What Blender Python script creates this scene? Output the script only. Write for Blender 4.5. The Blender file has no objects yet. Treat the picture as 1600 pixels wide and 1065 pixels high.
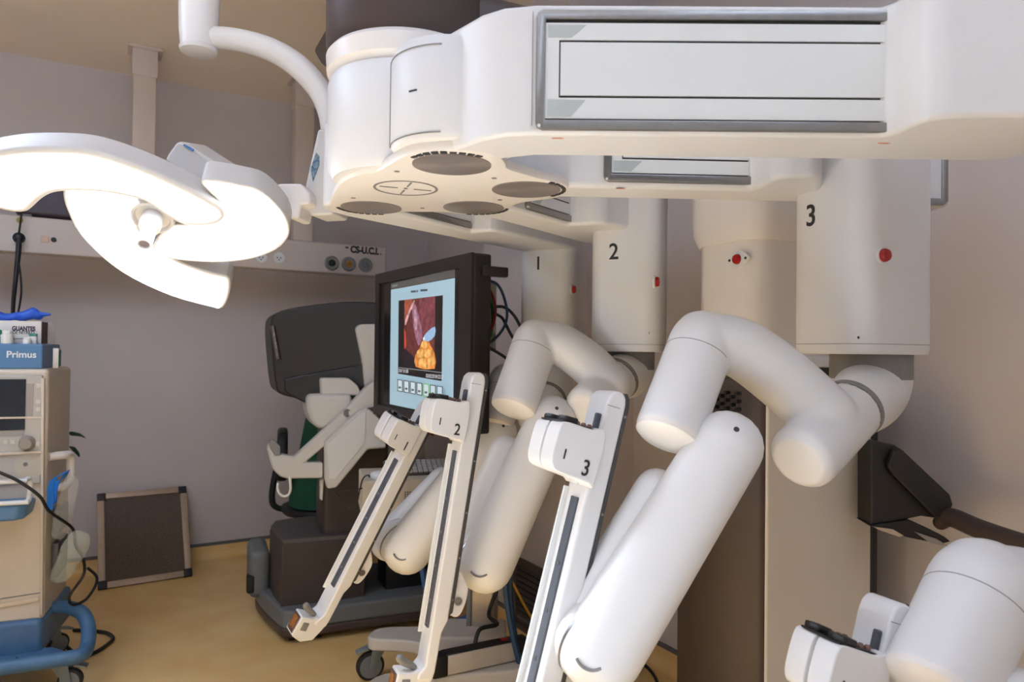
import bpy, bmesh, math, random
from mathutils import Vector as V, Matrix as M
random.seed(7)
scene = bpy.context.scene
COL = scene.collection

# ---------------------------------------------------------------- camera
W, H, F = 1600.0, 1065.0, 1100.0
CAM = V((0.0, 0.0, 1.38))
ROLL, PITCH = 0.012, 15.5 / 1100.0
fw = V((0, math.cos(PITCH), math.sin(PITCH)))
u0 = V((0, -math.sin(PITCH), math.cos(PITCH)))
r0 = V((1, 0, 0))
cr = r0 * math.cos(ROLL) + u0 * math.sin(ROLL)
cu = u0 * math.cos(ROLL) - r0 * math.sin(ROLL)
cd = bpy.data.cameras.new('camera')
cam = bpy.data.objects.new('camera', cd)
COL.objects.link(cam)
cd.sensor_width = 36.0
cd.lens = 36.0 * F / W
cd.clip_start = 0.02
cam.matrix_world = M(((cr.x, cu.x, -fw.x, CAM.x), (cr.y, cu.y, -fw.y, CAM.y), (cr.z, cu.z, -fw.z, CAM.z), (0, 0, 0, 1)))
scene.camera = cam
cd.dof.use_dof = True
cd.dof.focus_distance = 1.85
cd.dof.aperture_fstop = 5.0

# ---------------------------------------------------------------- world, exposure
wd = bpy.data.worlds.new('world'); scene.world = wd
wd.use_nodes = True
wd.node_tree.nodes['Background'].inputs[0].default_value = (0.9, 0.95, 1, 1)
wd.node_tree.nodes['Background'].inputs[1].default_value = 0.02
vs = scene.view_settings
vs.view_transform = 'Standard'; vs.look = 'None'; vs.gamma = 1.0; vs.use_curve_mapping = False
vs.exposure = 0.76
UP_FILL = 9.6         # upper side of the added ceiling lights, there to brighten the ceiling
FAR_FILL = 9.0          # strength of the added light that brightens the left wall and floor
CEIL_FILL = 0.8       # strength of the added, unseen ceiling lights
LAMP_LIGHT = 4.5        # strength of the surgical lamp's lens
LAMP_BEAM = 520.0       # watts of the surgical lamp's beam

# ---------------------------------------------------------------- pixel helpers
def ray(x, y): return fw + cr * ((x - W / 2) / F) - cu * ((y - H / 2) / F)
def U(x, y, Z):
    d = ray(x, y); return CAM + d * (Z / d.y)
def UH(x, y, h):
    d = ray(x, y); return CAM + d * ((h - CAM.z) / d.z)
def UP(x, y, p0, n):
    d = ray(x, y); return CAM + d * ((p0 - CAM).dot(n) / d.dot(n))

# ---------------------------------------------------------------- room frame
RA = V((0.862, 0.507, 0)).normalized()      # along the left wall to the right
RB = V((RA.y, -RA.x, 0))                    # along the right wall towards the camera
RC = V((-0.655, 5.39, 0))                   # far corner
CEIL = 3.07
def R(a, b, z=0.0): return RC + RA * a + RB * b + V((0, 0, z))

# ---------------------------------------------------------------- materials
def lin(c):
    return tuple(((v / 255) / 12.92 if v <= 10.3 else ((v / 255 + 0.055) / 1.055) ** 2.4) for v in c)
MATS = {}
def mat(name, rgb, rough=0.5, metal=0.0, noise=0.0, nscale=30, emit=None, estr=0, alpha=None, trans=0.0, bump=0.0, coat=0.0, spec=None, rgb2=None, ior=None):
    if name in MATS: return MATS[name]
    m = bpy.data.materials.new(name); m.use_nodes = True
    nt = m.node_tree; b = nt.nodes['Principled BSDF']
    c = lin(rgb) + (1,)
    b.inputs['Base Color'].default_value = c
    b.inputs['Roughness'].default_value = rough
    b.inputs['Metallic'].default_value = metal
    if spec is not None: b.inputs['Specular IOR Level'].default_value = spec
    if ior is not None: b.inputs['IOR'].default_value = ior
    if coat: b.inputs['Coat Weight'].default_value = coat
    if trans: b.inputs['Transmission Weight'].default_value = trans
    if alpha is not None: b.inputs['Alpha'].default_value = alpha
    if emit:
        b.inputs['Emission Color'].default_value = lin(emit) + (1,)
        b.inputs['Emission Strength'].default_value = estr
    if noise or bump or rgb2:
        tc = nt.nodes.new('ShaderNodeTexCoord'); nz = nt.nodes.new('ShaderNodeTexNoise')
        nz.inputs['Scale'].default_value = nscale; nz.inputs['Detail'].default_value = 5
        nt.links.new(tc.outputs['Object'], nz.inputs['Vector'])
        if noise or rgb2:
            rp = nt.nodes.new('ShaderNodeValToRGB')
            if rgb2:
                rp.color_ramp.elements[0].color = lin(rgb2) + (1,); rp.color_ramp.elements[1].color = c
                rp.color_ramp.elements[0].position = 0.38; rp.color_ramp.elements[1].position = 0.62
            else:
                rp.color_ramp.elements[0].color = tuple(v * (1 - noise) for v in c[:3]) + (1,)
                rp.color_ramp.elements[1].color = tuple(min(1, v * (1 + noise)) for v in c[:3]) + (1,)
                rp.color_ramp.elements[0].position = 0.3; rp.color_ramp.elements[1].position = 0.7
            nt.links.new(nz.outputs['Fac'], rp.inputs['Fac']); nt.links.new(rp.outputs['Color'], b.inputs['Base Color'])
            if emit: nt.links.new(rp.outputs['Color'], b.inputs['Emission Color'])
        if bump:
            bp = nt.nodes.new('ShaderNodeBump'); bp.inputs['Strength'].default_value = bump; bp.inputs['Distance'].default_value = 0.01
            nt.links.new(nz.outputs['Fac'], bp.inputs['Height']); nt.links.new(bp.outputs['Normal'], b.inputs['Normal'])
    MATS[name] = m
    return m

WHITE = mat('robot_white_plastic', (226, 222, 220), 0.38, noise=0.015, nscale=6)
WHITE2 = mat('panel_white_plastic', (229, 228, 225), 0.42, noise=0.01, nscale=8)
SILVER = mat('brushed_metal', (150, 148, 146), 0.32, 0.9, noise=0.06, nscale=60)
GREYRING = mat('grey_ring_plastic', (128, 124, 122), 0.5, noise=0.03)
DARK = mat('dark_brown_plastic', (72, 58, 53), 0.45, noise=0.05, nscale=15)
DARKER = mat('near_black_plastic', (30, 27, 27), 0.42, noise=0.05, nscale=15)
BLACK = mat('black_rubber', (20, 19, 20), 0.5, noise=0.05)
GAP = mat('shadow_gap_rubber', (52, 50, 50), 0.6, noise=0.03)
INK = mat('charcoal_print', (42, 40, 42), 0.6, noise=0.03)
RED = mat('red_button_plastic', (165, 14, 12), 0.3, noise=0.04)
TAUPE = mat('taupe_cover_plastic', (222, 213, 202), 0.45, noise=0.02, nscale=8)
BLUEGREY = mat('blue_grey_rail', (78, 80, 88), 0.6, 0.0, noise=0.04)
AMBER = mat('amber_window', (150, 92, 40), 0.25, noise=0.35, nscale=90)
COPPER = mat('copper_frame', (120, 92, 84), 0.3, 0.6, noise=0.05)
CREAM = mat('cream_painted_metal', (234, 225, 217), 0.35, noise=0.015, nscale=6)

# ---------------------------------------------------------------- object helpers
def tag(o, label=None, cat=None, group=None, kind=None):
    if label: o['label'] = label
    if cat: o['category'] = cat
    if group: o['group'] = group
    if kind: o['kind'] = kind
    return o
def thing(name, loc, label, cat, group=None):
    o = bpy.data.objects.new(name, None); COL.objects.link(o)
    o.location = loc; o.empty_display_size = 0.1
    return tag(o, label, cat, group)
def world_of(o):
    m = M.Translation(o.location)
    if o.parent: m = world_of(o.parent) @ o.matrix_parent_inverse @ m
    return m
def link_mesh(name, me, parent=None):
    o = bpy.data.objects.new(name, me); COL.objects.link(o)
    if parent is not None:
        o.parent = parent
        o.matrix_parent_inverse = world_of(parent).inverted()
    return o

class B:
    """collects shapes, in world coordinates, for ONE mesh"""
    def __init__(s): s.bm = bmesh.new()
    def face(s, pts):
        vs_ = [s.bm.verts.new(p) for p in pts]
        try: return s.bm.faces.new(vs_)
        except ValueError: return None
    def prism(s, pts, vec, bev=0.0, seg=3, taper=1.0):
        """closed loop of 3D points extruded along vec"""
        vec = V(vec); n = len(pts)
        c = sum((V(p) for p in pts), V()) / n
        bm = bmesh.new()
        a = [bm.verts.new(V(p)) for p in pts]
        b = [bm.verts.new(c + (V(p) - c) * taper + vec) for p in pts]
        bm.faces.new(a); bm.faces.new(list(reversed(b)))
        for i in range(n):
            bm.faces.new([a[(i + 1) % n], a[i], b[i], b[(i + 1) % n]])
        bmesh.ops.recalc_face_normals(bm, faces=bm.faces)
        if bev: bevel(bm, bev, seg)
        s.merge(bm)
        return s
    def merge(s, bm):
        mp = {v: s.bm.verts.new(v.co) for v in bm.verts}
        for f in bm.faces:
            try: s.bm.faces.new([mp[v] for v in f.verts])
            except ValueError: pass
        bm.free()
    def box(s, c, sx, sy, sz, ax=None, ay=None, az=None, bev=0.0, seg=3):
        """box centred on c, full sizes along the three axes"""
        ax = V(ax) if ax else V((1, 0, 0)); az = V(az) if az else V((0, 0, 1)); ay = V(ay) if ay else az.cross(ax)
        c = V(c)
        p = [c + ax * (sx / 2 * i) + ay * (sy / 2 * j) - az * (sz / 2) for i, j in ((-1, -1), (1, -1), (1, 1), (-1, 1))]
        return s.prism(p, az * sz, bev, seg)
    def loft(s, rings, cap=True):
        vr = [[s.bm.verts.new(p) for p in r] for r in rings]
        n = len(vr[0])
        for a, b in zip(vr, vr[1:]):
            for i in range(n):
                s.bm.faces.new([a[i], a[(i + 1) % n], b[(i + 1) % n], b[i]])
        if cap:
            s.bm.faces.new(list(reversed(vr[0]))); s.bm.faces.new(vr[-1])
        return s
    def lathe(s, c, axis, prof, seg=40, cap=True):
        axis = V(axis).normalized(); c = V(c)
        x = axis.orthogonal().normalized(); y = axis.cross(x)
        rings = []
        for r, h in prof:
            r = max(r, 1e-5)
            rings.append([c + axis * h + (x * math.cos(t) + y * math.sin(t)) * r for t in [2 * math.pi * k / seg for k in range(seg)]])
        return s.loft(rings, cap)
    def tube(s, pts, rad, seg=12, smooth=0, ends='flat', ex=2.0, up=None, ratio=1.0):
        pts = [V(p) for p in pts]
        if not isinstance(rad, (list, tuple)): rad = [rad] * len(pts)
        if smooth: pts, rad = catmull(pts, rad, smooth)
        if ends == 'round':
            a = (pts[0] - pts[1]).normalized(); b = (pts[-1] - pts[-2]).normalized()
            hp, hr, tp, tr = [], [], [], []
            for k in range(6):
                t = math.pi / 2 * (k / 6.0)
                hp.append(pts[0] + a * rad[0] * math.cos(t)); hr.append(max(rad[0] * math.sin(t), 1e-4))
                tp.insert(0, pts[-1] + b * rad[-1] * math.cos(t)); tr.insert(0, max(rad[-1] * math.sin(t), 1e-4))
            pts = hp + pts + tp; rad = hr + list(rad) + tr
        rings = []; prev = V(up) if up else None
        for i, p in enumerate(pts):
            t = (pts[min(i + 1, len(pts) - 1)] - pts[max(i - 1, 0)]).normalized()
            if prev is None: prev = t.orthogonal()
            x = (prev - t * prev.dot(t)).normalized(); prev = x; y = t.cross(x)
            ring = []
            for k in range(seg):
                a = 2 * math.pi * (k + 0.5) / seg
                ca, sa = math.cos(a), math.sin(a)
                e = 2.0 / ex
                ring.append(p + x * (math.copysign(abs(ca) ** e, ca) * rad[i]) + y * (math.copysign(abs(sa) ** e, sa) * rad[i] * ratio))
            rings.append(ring)
        return s.loft(rings)
    def build(s, name, m, parent=None, smooth=True, angle=40, wn=False, remesh=0, smit=0, sub=0):
        bmesh.ops.recalc_face_normals(s.bm, faces=s.bm.faces)
        me = bpy.data.meshes.new(name); s.bm.to_mesh(me); s.bm.free()
        if smooth:
            for p in me.polygons: p.use_smooth = True
            if not remesh: me.set_sharp_from_angle(angle=math.radians(angle))
        me.materials.append(m)
        o = link_mesh(name, me, parent)
        if remesh:
            md = o.modifiers.new('remesh', 'REMESH'); md.mode = 'VOXEL'; md.voxel_size = remesh; md.use_smooth_shade = True
            if smit:
                sm = o.modifiers.new('smooth', 'SMOOTH'); sm.factor = 0.5; sm.iterations = smit
        if sub:
            sd = o.modifiers.new('subsurf', 'SUBSURF'); sd.levels = sub; sd.render_levels = sub
        if wn:
            w = o.modifiers.new('weighted', 'WEIGHTED_NORMAL'); w.keep_sharp = True
        return o

def build_each(b, name, m, parent, **kw):
    """every loose piece of b becomes an object of its own"""
    seen = set(); outs = []
    for v0 in list(b.bm.verts):
        if v0 in seen: continue
        st = [v0]; isl = []; seen.add(v0)
        while st:
            v = st.pop(); isl.append(v)
            for e in v.link_edges:
                w = e.other_vert(v)
                if w not in seen: seen.add(w); st.append(w)
        nb = B(); mp = {v: nb.bm.verts.new(v.co) for v in isl}; fs = set(f for v in isl for f in v.link_faces)
        for f in fs: nb.bm.faces.new([mp[v] for v in f.verts])
        outs.append(nb.build(name, m, parent, **kw))
    b.bm.free()
    return outs

def bevel(bm, w, seg=3, amin=25):
    es = [e for e in bm.edges if len(e.link_faces) == 2 and e.calc_face_angle(0) > math.radians(amin)]
    if es:
        bmesh.ops.bevel(bm, geom=es, offset=w, segments=seg, profile=0.5, affect='EDGES', clamp_overlap=True)

def catmull(pts, rad, n):
    P, Q = [], []
    L = len(pts)
    for i in range(L - 1):
        p0, p1, p2, p3 = pts[max(i - 1, 0)], pts[i], pts[i + 1], pts[min(i + 2, L - 1)]
        for k in range(n):
            t = k / n
            P.append(0.5 * ((2 * p1) + (p2 - p0) * t + (2 * p0 - 5 * p1 + 4 * p2 - p3) * t * t + (3 * p1 - p0 - 3 * p2 + p3) * t ** 3))
            Q.append(rad[i] * (1 - t) + rad[i + 1] * t)
    P.append(pts[-1]); Q.append(rad[-1])
    return P, Q
def smooth2(pts, n=6, closed=True):
    """Catmull-Rom through 2D/3D points, closed loop"""
    out = []; L = len(pts)
    pts = [V(p) for p in pts]
    for i in range(L if closed else L - 1):
        g = (lambda k: pts[k % L]) if closed else (lambda k: pts[min(max(k, 0), L - 1)])
        p0, p1, p2, p3 = g(i - 1), g(i), g(i + 1), g(i + 2)
        for k in range(n):
            t = k / n
            out.append(0.5 * ((2 * p1) + (p2 - p0) * t + (2 * p0 - 5 * p1 + 4 * p2 - p3) * t * t + (3 * p1 - p0 - 3 * p2 + p3) * t ** 3))
    if not closed: out.append(pts[-1])
    return out
def roundrect(w, h, r, n=5):
    o = []
    for cx, cy, a0 in ((w / 2 - r, h / 2 - r, 0), (-w / 2 + r, h / 2 - r, 90), (-w / 2 + r, -h / 2 + r, 180), (w / 2 - r, -h / 2 + r, 270)):
        for k in range(n + 1):
            a = math.radians(a0 + 90 * k / n); o.append((cx + r * math.cos(a), cy + r * math.sin(a)))
    return o
def text(name, s, size, loc, right, up, m, parent=None, depth=0.0008, align='CENTER', bold=0.0, squeeze=1.0, merge_into=None):
    """letters as mesh, lying in the plane (right, up), centred on loc"""
    cv = bpy.data.curves.new(name, 'FONT'); cv.body = s; cv.size = size; cv.align_x = align; cv.align_y = 'CENTER'
    cv.extrude = depth; cv.offset = bold; cv.resolution_u = 6
    tmp = bpy.data.objects.new('tmp', cv); COL.objects.link(tmp)
    dg = bpy.context.evaluated_depsgraph_get(); dg.update()
    me = bpy.data.meshes.new_from_object(tmp.evaluated_get(dg))
    bpy.data.objects.remove(tmp); bpy.data.curves.remove(cv)
    right = V(right).normalized(); up = V(up); up = (up - right * up.dot(right)).normalized(); nn = right.cross(up)
    for v in me.vertices:
        v.co = V(loc) + right * (v.co.x * squeeze) + up * v.co.y + nn * v.co.z
    me.materials.clear(); me.materials.append(m); me.name = name
    if merge_into is not None:
        bm = bmesh.new(); bm.from_mesh(me); merge_into.merge(bm); bpy.data.meshes.remove(me); return None
    return link_mesh(name, me, parent)
def cable(name, pts, r, m, label, cat='cable', parent=None, smooth=8, group=None):
    o = B().tube(pts, r, 8, smooth).build(name, m, parent)
    if label: tag(o, label, cat, group)
    return o

# ================================================================ THE ROOM
def wallmat(name, rgb):
    return mat(name, rgb, 0.55, noise=0.03, nscale=2.5, bump=0.03)
WALL = wallmat('grey_vinyl_wall', (206, 194, 190))
CEILM = mat('ceiling_paint', (246, 231, 216), 0.8, noise=0.02, nscale=3)
STRIP = mat('grey_wall_strip', (104, 98, 96), 0.5, noise=0.03)
def floor_material():
    m = bpy.data.materials.new('ochre_vinyl_floor'); m.use_nodes = True
    nt = m.node_tree; b = nt.nodes['Principled BSDF']; b.inputs['Roughness'].default_value = 0.38
    tc = nt.nodes.new('ShaderNodeTexCoord')
    n1 = nt.nodes.new('ShaderNodeTexNoise'); n1.inputs['Scale'].default_value = 5; n1.inputs['Detail'].default_value = 8
    n2 = nt.nodes.new('ShaderNodeTexVoronoi'); n2.inputs['Scale'].default_value = 26
    n3 = nt.nodes.new('ShaderNodeTexNoise'); n3.inputs['Scale'].default_value = 9
    r1 = nt.nodes.new('ShaderNodeValToRGB'); r1.color_ramp.elements[0].color = lin((236, 192, 122)) + (1,); r1.color_ramp.elements[1].color = lin((244, 206, 140)) + (1,)
    r1.color_ramp.elements[0].position = .35; r1.color_ramp.elements[1].position = .65
    r2 = nt.nodes.new('ShaderNodeValToRGB'); r2.color_ramp.elements[0].color = (1, 1, 1, 1); r2.color_ramp.elements[1].color = (0, 0, 0, 1)
    r2.color_ramp.elements[0].position = .03; r2.color_ramp.elements[1].position = .10
    r3 = nt.nodes.new('ShaderNodeValToRGB'); r3.color_ramp.elements[0].position = .55; r3.color_ramp.elements[1].position = .62
    mu = nt.nodes.new('ShaderNodeMath'); mu.operation = 'MULTIPLY'
    mu2 = nt.nodes.new('ShaderNodeMath'); mu2.operation = 'MULTIPLY'; mu2.inputs[1].default_value = 0.55
    mx = nt.nodes.new('ShaderNodeMixRGB'); mx.inputs[2].default_value = lin((140, 102, 60)) + (1,)
    for n in (n1, n2, n3): nt.links.new(tc.outputs['Object'], n.inputs['Vector'])
    nt.links.new(n1.outputs['Fac'], r1.inputs['Fac']); nt.links.new(n2.outputs['Distance'], r2.inputs['Fac']); nt.links.new(n3.outputs['Fac'], r3.inputs['Fac'])
    nt.links.new(r2.outputs['Color'], mu.inputs[0]); nt.links.new(r3.outputs['Color'], mu.inputs[1]); nt.links.new(mu.outputs[0], mu2.inputs[0])
    nt.links.new(mu2.outputs[0], mx.inputs[0]); nt.links.new(r1.outputs['Color'], mx.inputs[1]); nt.links.new(mx.outputs[0], b.inputs['Base Color'])
    return m
FLOOR = floor_material()
A0, B1 = -6.2, 6.6            # far ends of the room
T = 0.12
def struct(o): o['kind'] = 'structure'; return o
struct(B().prism([R(A0 - T, -T), R(T, -T), R(T, B1 + T), R(A0 - T, B1 + T)], (0, 0, -0.15)).build('floor', FLOOR, smooth=False))
struct(B().prism([R(A0 - T, -T, CEIL), R(T, -T, CEIL), R(T, B1 + T, CEIL), R(A0 - T, B1 + T, CEIL)], (0, 0, 0.15)).build('ceiling', CEILM, smooth=False))
WALLW = mat('white_bounce_wall', (232, 230, 226), 0.6, noise=0.02, nscale=2.5)  # for the unseen rear and side walls, made white to bounce light
def wall(name, p, q, nrm, m=None):
    return struct(B().prism([p, q, q - nrm * T, p - nrm * T], (0, 0, CEIL)).build(name, m or WALL, smooth=False))
wall('wall_left', R(A0 - T, 0), R(T, 0), RB)
wall('wall_right', R(0, 0), R(0, B1 + T), -RA)
wall('wall_rear', R(A0 - T, B1), R(T, B1), -RB, WALLW)
wall('wall_side', R(A0, 0), R(A0, B1 + T), RA, WALLW)
PB0, PB1, PD = 1.62, 2.42, 0.38   # pilaster with the air grille
struct(B().prism([R(0, PB0), R(-PD, PB0), R(-PD, PB1), R(0, PB1)], (0, 0, CEIL)).build('wall_pilaster', WALL, smooth=False))
def coving(name, pts, z0, z1, off, m):
    """floor covering turned up the wall (pts walk along the wall foot, room on the left)"""
    b = B()
    for (p, q, n) in pts:
        prof = [(0.001, 0.0), (off + 0.06, 0.0012)] if z0 == 0 else []
        if z0 == 0:
            for k in range(7):
                t = math.pi / 2 * k / 6
                prof.append((off + 0.05 - 0.05 * math.sin(t), 0.0012 + 0.05 - 0.05 * math.cos(t)))
            prof.append((off, z1)); prof.append((0.001, z1))
        else:
            prof = [(0.001, z0), (off, z0), (off, z1), (0.001, z1)]
        b.prism([p + n * d + V((0, 0, h)) for d, h in prof], q - p)
    return struct(b.build(name, m))
legs_l = [(R(A0, 0), R(0, 0), RB)]
legs_r = [(R(0, 0), R(0, PB0), -RA), (R(-PD, PB0), R(-PD, PB1), -RA), (R(0, PB1), R(0, B1), -RA), (R(0, PB1), R(-PD, PB1), RB)]
coving('trim_1', legs_l, 0, 0.085, 0.004, FLOOR)
coving('trim_2', legs_r, 0, 0.085, 0.004, FLOOR)
coving('baseboard_left', legs_l, 0.085, 0.105, 0.008, STRIP)
coving('baseboard_right', legs_r, 0.085, 0.105, 0.008, STRIP)

# added ceiling lights, out of view, filling the room and ceiling with light
FILL = mat('fill_diffuser', (255, 246, 232), 0.5, emit=(176, 208, 255), estr=CEIL_FILL)
FILLFAR = mat('fill_far_diffuser', (255, 246, 232), 0.5, emit=(196, 218, 255), estr=FAR_FILL)
FILLUP = mat('fill_uplight', (255, 246, 232), 0.5, emit=(176, 208, 255), estr=UP_FILL)
for (a, b, lab) in ((-1.0, 5.2, 'added unseen ceiling light on thin rods, nearest the right wall'), (-2.9, 5.6, 'added unseen ceiling light on thin rods, at the middle of the room'), (-2.3, 4.0, 'added unseen ceiling light on thin rods, just ahead of the camera'),
                    (-4.6, 3.4, 'added unseen ceiling light on thin rods, far out on the left'), (-3.3, 2.5, 'added unseen ceiling light on thin rods, nearest the left wall')):
    t = thing('added_ceiling_light', R(a, b, CEIL), lab, 'ceiling light', 'added ceiling lights')
    B().box(R(a, b, CEIL - 0.30), 1.24, 0.34, 0.02, RA, RB, bev=0.004).build('light_frame', WHITE2, t)
    B().box(R(a, b, CEIL - 0.325), 1.18, 0.28, 0.03, RA, RB).build('diffuser', FILLFAR if b < 3.0 else FILL, t)
    B().box(R(a, b, CEIL - 0.275), 1.18, 0.28, 0.03, RA, RB).build('diffuser', FILLUP, t)
    for k in (-0.5, 0.5): B().tube([R(a + k, b, CEIL - 0.27), R(a + k, b, CEIL)], 0.006, 8).build('hanger', SILVER, t)

# ================================================================ THE SURGICAL ROBOT
HP = 1.757                                   # underside of the boom's turning head
NF = V((-0.91, -0.42, 0)).normalized()       # way the cart faces
NS = V((-NF.y, NF.x, 0)); NS = NS if NS.y < 0 else -NS   # its side, towards the camera
TK = U(1185, 700, 1.92); TK.z = 0            # front corner of the cart's tower
TW, TL = 0.37, 0.44
robot = thing('surgical_robot', TK - NS * (TW / 2) - NF * (TL / 2), 'large white four-armed surgical robot on a tall brown and taupe tower', 'surgical robot')
def tower_pt(f, s, z): return TK - NF * f - NS * s + V((0, 0, z))   # f back from the front face, s away from the near side
ZT = 1.315
b = B()
out = []
for k in range(9): out.append((0.0 + 0.05 * (1 - math.sin(math.pi * k / 8)) , 0.004 + (TW - 0.004) * k / 8))
poly = [tower_pt(f - 0.03, s, 0.12) for f, s in out] + [tower_pt(TL * 0.6, TW, 0.12), tower_pt(TL * 0.6, 0.004, 0.12)]
b.prism(poly, (0, 0, ZT - 0.12), 0.012, 3).build('tower_front', DARK, robot, wn=True)
B().box(tower_pt(TL / 2 + 0.02, TW / 2, (ZT + 0.1) / 2), TL - 0.02, TW + 0.004, ZT - 0.1, NF, NS, bev=0.008).build('tower_side_cover', TAUPE, robot, wn=True)
B().box(tower_pt(TL + 0.012, TW / 2, ZT / 2 + 0.03), 0.03, TW + 0.01, ZT - 0.06, NF, NS, bev=0.004).build('tower_rear_edge', DARKER, robot)
b = B().box(tower_pt(0.10, TW / 2, 0.09), 1.05, 0.5, 0.13, NF, NS, bev=0.04)
b.build('cart_base', DARK, robot, wn=True)
wh = B()
for f in (-0.34, 0.5):
    for s in (0.02, TW - 0.02): wh.lathe(tower_pt(f, s, 0.05), NS, [(0.02, -0.03), (0.05, -0.025), (0.05, 0.025), (0.02, 0.03)], 24)
build_each(wh, 'wheel', BLACK, robot)
# perforated ventilation panel near the top of the tower's front
b = B(); hol = B()
for i in range(9):
    for j in range(5):
        c = tower_pt(-0.034, 0.045 + i * 0.022, 1.27 - j * 0.022 - (0.011 if i % 2 else 0))
        hol.lathe(c, NF, [(0.006, -0.01), (0.006, 0.006)], 10)
build_each(hol, 'hole', BLACK, robot)
# white telescopic column above the tower, its collar and the boom
ins = 0.055
def rrect_at(c, w, l, r, z):    # w along NS, l along NF
    return [c + NS * x + NF * y + V((0, 0, z)) for x, y in roundrect(w, l, r, 7)]
cc = tower_pt(TL / 2 - 0.02, TW / 2 - 0.035, 0)
b = B(); b.prism(rrect_at(cc, 0.27, 0.40, 0.07, ZT + 0.03), (0, 0, 0.40)).build('telescopic_column', CREAM, robot)
B().prism(rrect_at(cc, 0.278, 0.408, 0.07, ZT + 0.028), (0, 0, 0.035), 0.006).build('column_foot_ring', WHITE, robot)
B().prism(rrect_at(cc, 0.25, 0.36, 0.06, ZT - 0.02), (0, 0, 0.06)).build('column_seal', DARKER, robot)
b = B()
rings = [rrect_at(cc, 0.285, 0.415, 0.075, 1.70), rrect_at(cc, 0.31, 0.44, 0.08, 1.735), rrect_at(cc, 0.315, 0.445, 0.08, 1.79), rrect_at(cc, 0.315, 0.445, 0.08, 2.25)]
b.loft(rings).build('column_collar', CREAM, robot)
# stop button on the column front
p0 = cc + NF * 0.2; q = UP(1154, 405, p0, NF)
def stop_button(parent, c, n, r, diamond=False):
    n = V(n).normalized(); up = V((0, 0, 1)); rt = up.cross(n).normalized()
    bz = B()
    if diamond:
        bz.prism([c + rt * x + up * y - n * 0.004 for x, y in smooth2([V((0.042, 0)), V((0.018, 0.021)), V((-0.018, 0.021)), V((-0.042, 0)), V((-0.018, -0.021)), V((0.018, -0.021))], 4)], n * 0.008)
    else:
        bz.lathe(c, n, [(r * 1.3, -0.004), (r * 1.3, 0.001), (r * 1.12, 0.003)], 28)
    o = bz.build('button_bezel', WHITE2, parent)
    B().lathe(c, n, [(r, -0.002), (r, 0.008), (r * 0.85, 0.013), (r * 0.3, 0.0145)], 28).build('stop_button', RED, parent)
    if diamond:
        sc = B()
        for d in (-0.032, 0.032): sc.lathe(c + rt * d, n, [(0.004, 0.0), (0.004, 0.0055)], 10)
        build_each(sc, 'screw', GAP, parent)
stop_button(robot, q, NF, 0.0145, True)

# turning head
HC = UH(634, 294, HP); HC.z = 0
plate_px = [(515, 322), (523, 300), (535, 285), (560, 274), (587, 270), (603, 261), (625, 248), (645, 241), (680, 237), (720, 235), (755, 238), (780, 246), (790, 256), (794, 265), (818, 273), (848, 281), (872, 286), (886, 291), (890, 297), (884, 304), (868, 310), (845, 313), (818, 317), (804, 321), (797, 327), (780, 333), (750, 336), (720, 335), (698, 332), (660, 331.5), (620, 332), (590, 334.5), (553, 331), (527, 327)]
pl = smooth2([UH(x, y, HP) for x, y in plate_px], 4)
B().prism(pl, (0, 0, 0.022), 0.006, 2).build('head_plate', CREAM, robot)
B().lathe(HC, (0, 0, 1), [(0.165, HP + 0.01), (0.178, HP + 0.03), (0.180, 1.975), (0.174, 1.992)], 64).build('boom_head', WHITE, robot)
B().lathe(HC, (0, 0, 1), [(0.170, 1.985), (0.172, 1.998), (0.183, 2.008), (0.185, 2.045), (0.176, 2.056)], 64).build('head_ring', CREAM, robot)
B().lathe(HC, (0, 0, 1), [(0.172, 2.05), (0.186, 2.075), (0.188, 2.50), (0.18, 2.53)], 64).build('boom_hub', DARK, robot)
# boom bar from the hub back to the column
d = (cc - HC); d.z = 0; L = d.length; dn = d.normalized(); sn = V((-dn.y, dn.x, 0))
B().box(HC + dn * (L * 0.5) + V((0, 0, 2.125)), L + 0.2, 0.28, 0.13, dn, sn, bev=0.03).build('boom', DARK, robot, wn=True)
# pivot discs under the head
def brushed_disc():
    m = mat('spun_metal', (150, 140, 136), 0.4, 0.45)
    nt = m.node_tree; bs = nt.nodes['Principled BSDF']
    bs.inputs['Anisotropic'].default_value = 0.8
    tg = nt.nodes.new('ShaderNodeTangent'); tg.direction_type = 'RADIAL'; tg.axis = 'Z'
    nt.links.new(tg.outputs[0], bs.inputs['Tangent'])
    return m
SPUN = brushed_disc()
PIV = [UH(706, 257, HP), UH(822, 296, HP), UH(740, 324, HP), UH(580, 324, HP)]
for k, p in enumerate(PIV):
    bb = B().lathe(V((0, 0, 0)), (0, 0, 1), [(0.080, -0.002), (0.080, 0.004)], 56)
    o = bb.build('pivot_disc', SPUN, robot)
    o.location = V((p.x, p.y, HP)) ; o.matrix_parent_inverse = world_of(robot).inverted()
    a0 = math.radians((-95, -5, 55, 130)[k])
    sl = B()
    for j in range(-4, 5):
        a = a0 + j * 0.20
        q1, q2 = a - 0.074, a + 0.074
        pts = [V((p.x + r * math.cos(t), p.y + r * math.sin(t), HP - 0.002)) for r, t in ((0.0845, q1), (0.0845, a), (0.0845, q2), (0.093, q2), (0.093, a), (0.093, q1))]
        sl.prism(pts, (0, 0, 0.003))
    build_each(sl, 'slot_mark', GAP, robot)
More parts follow.
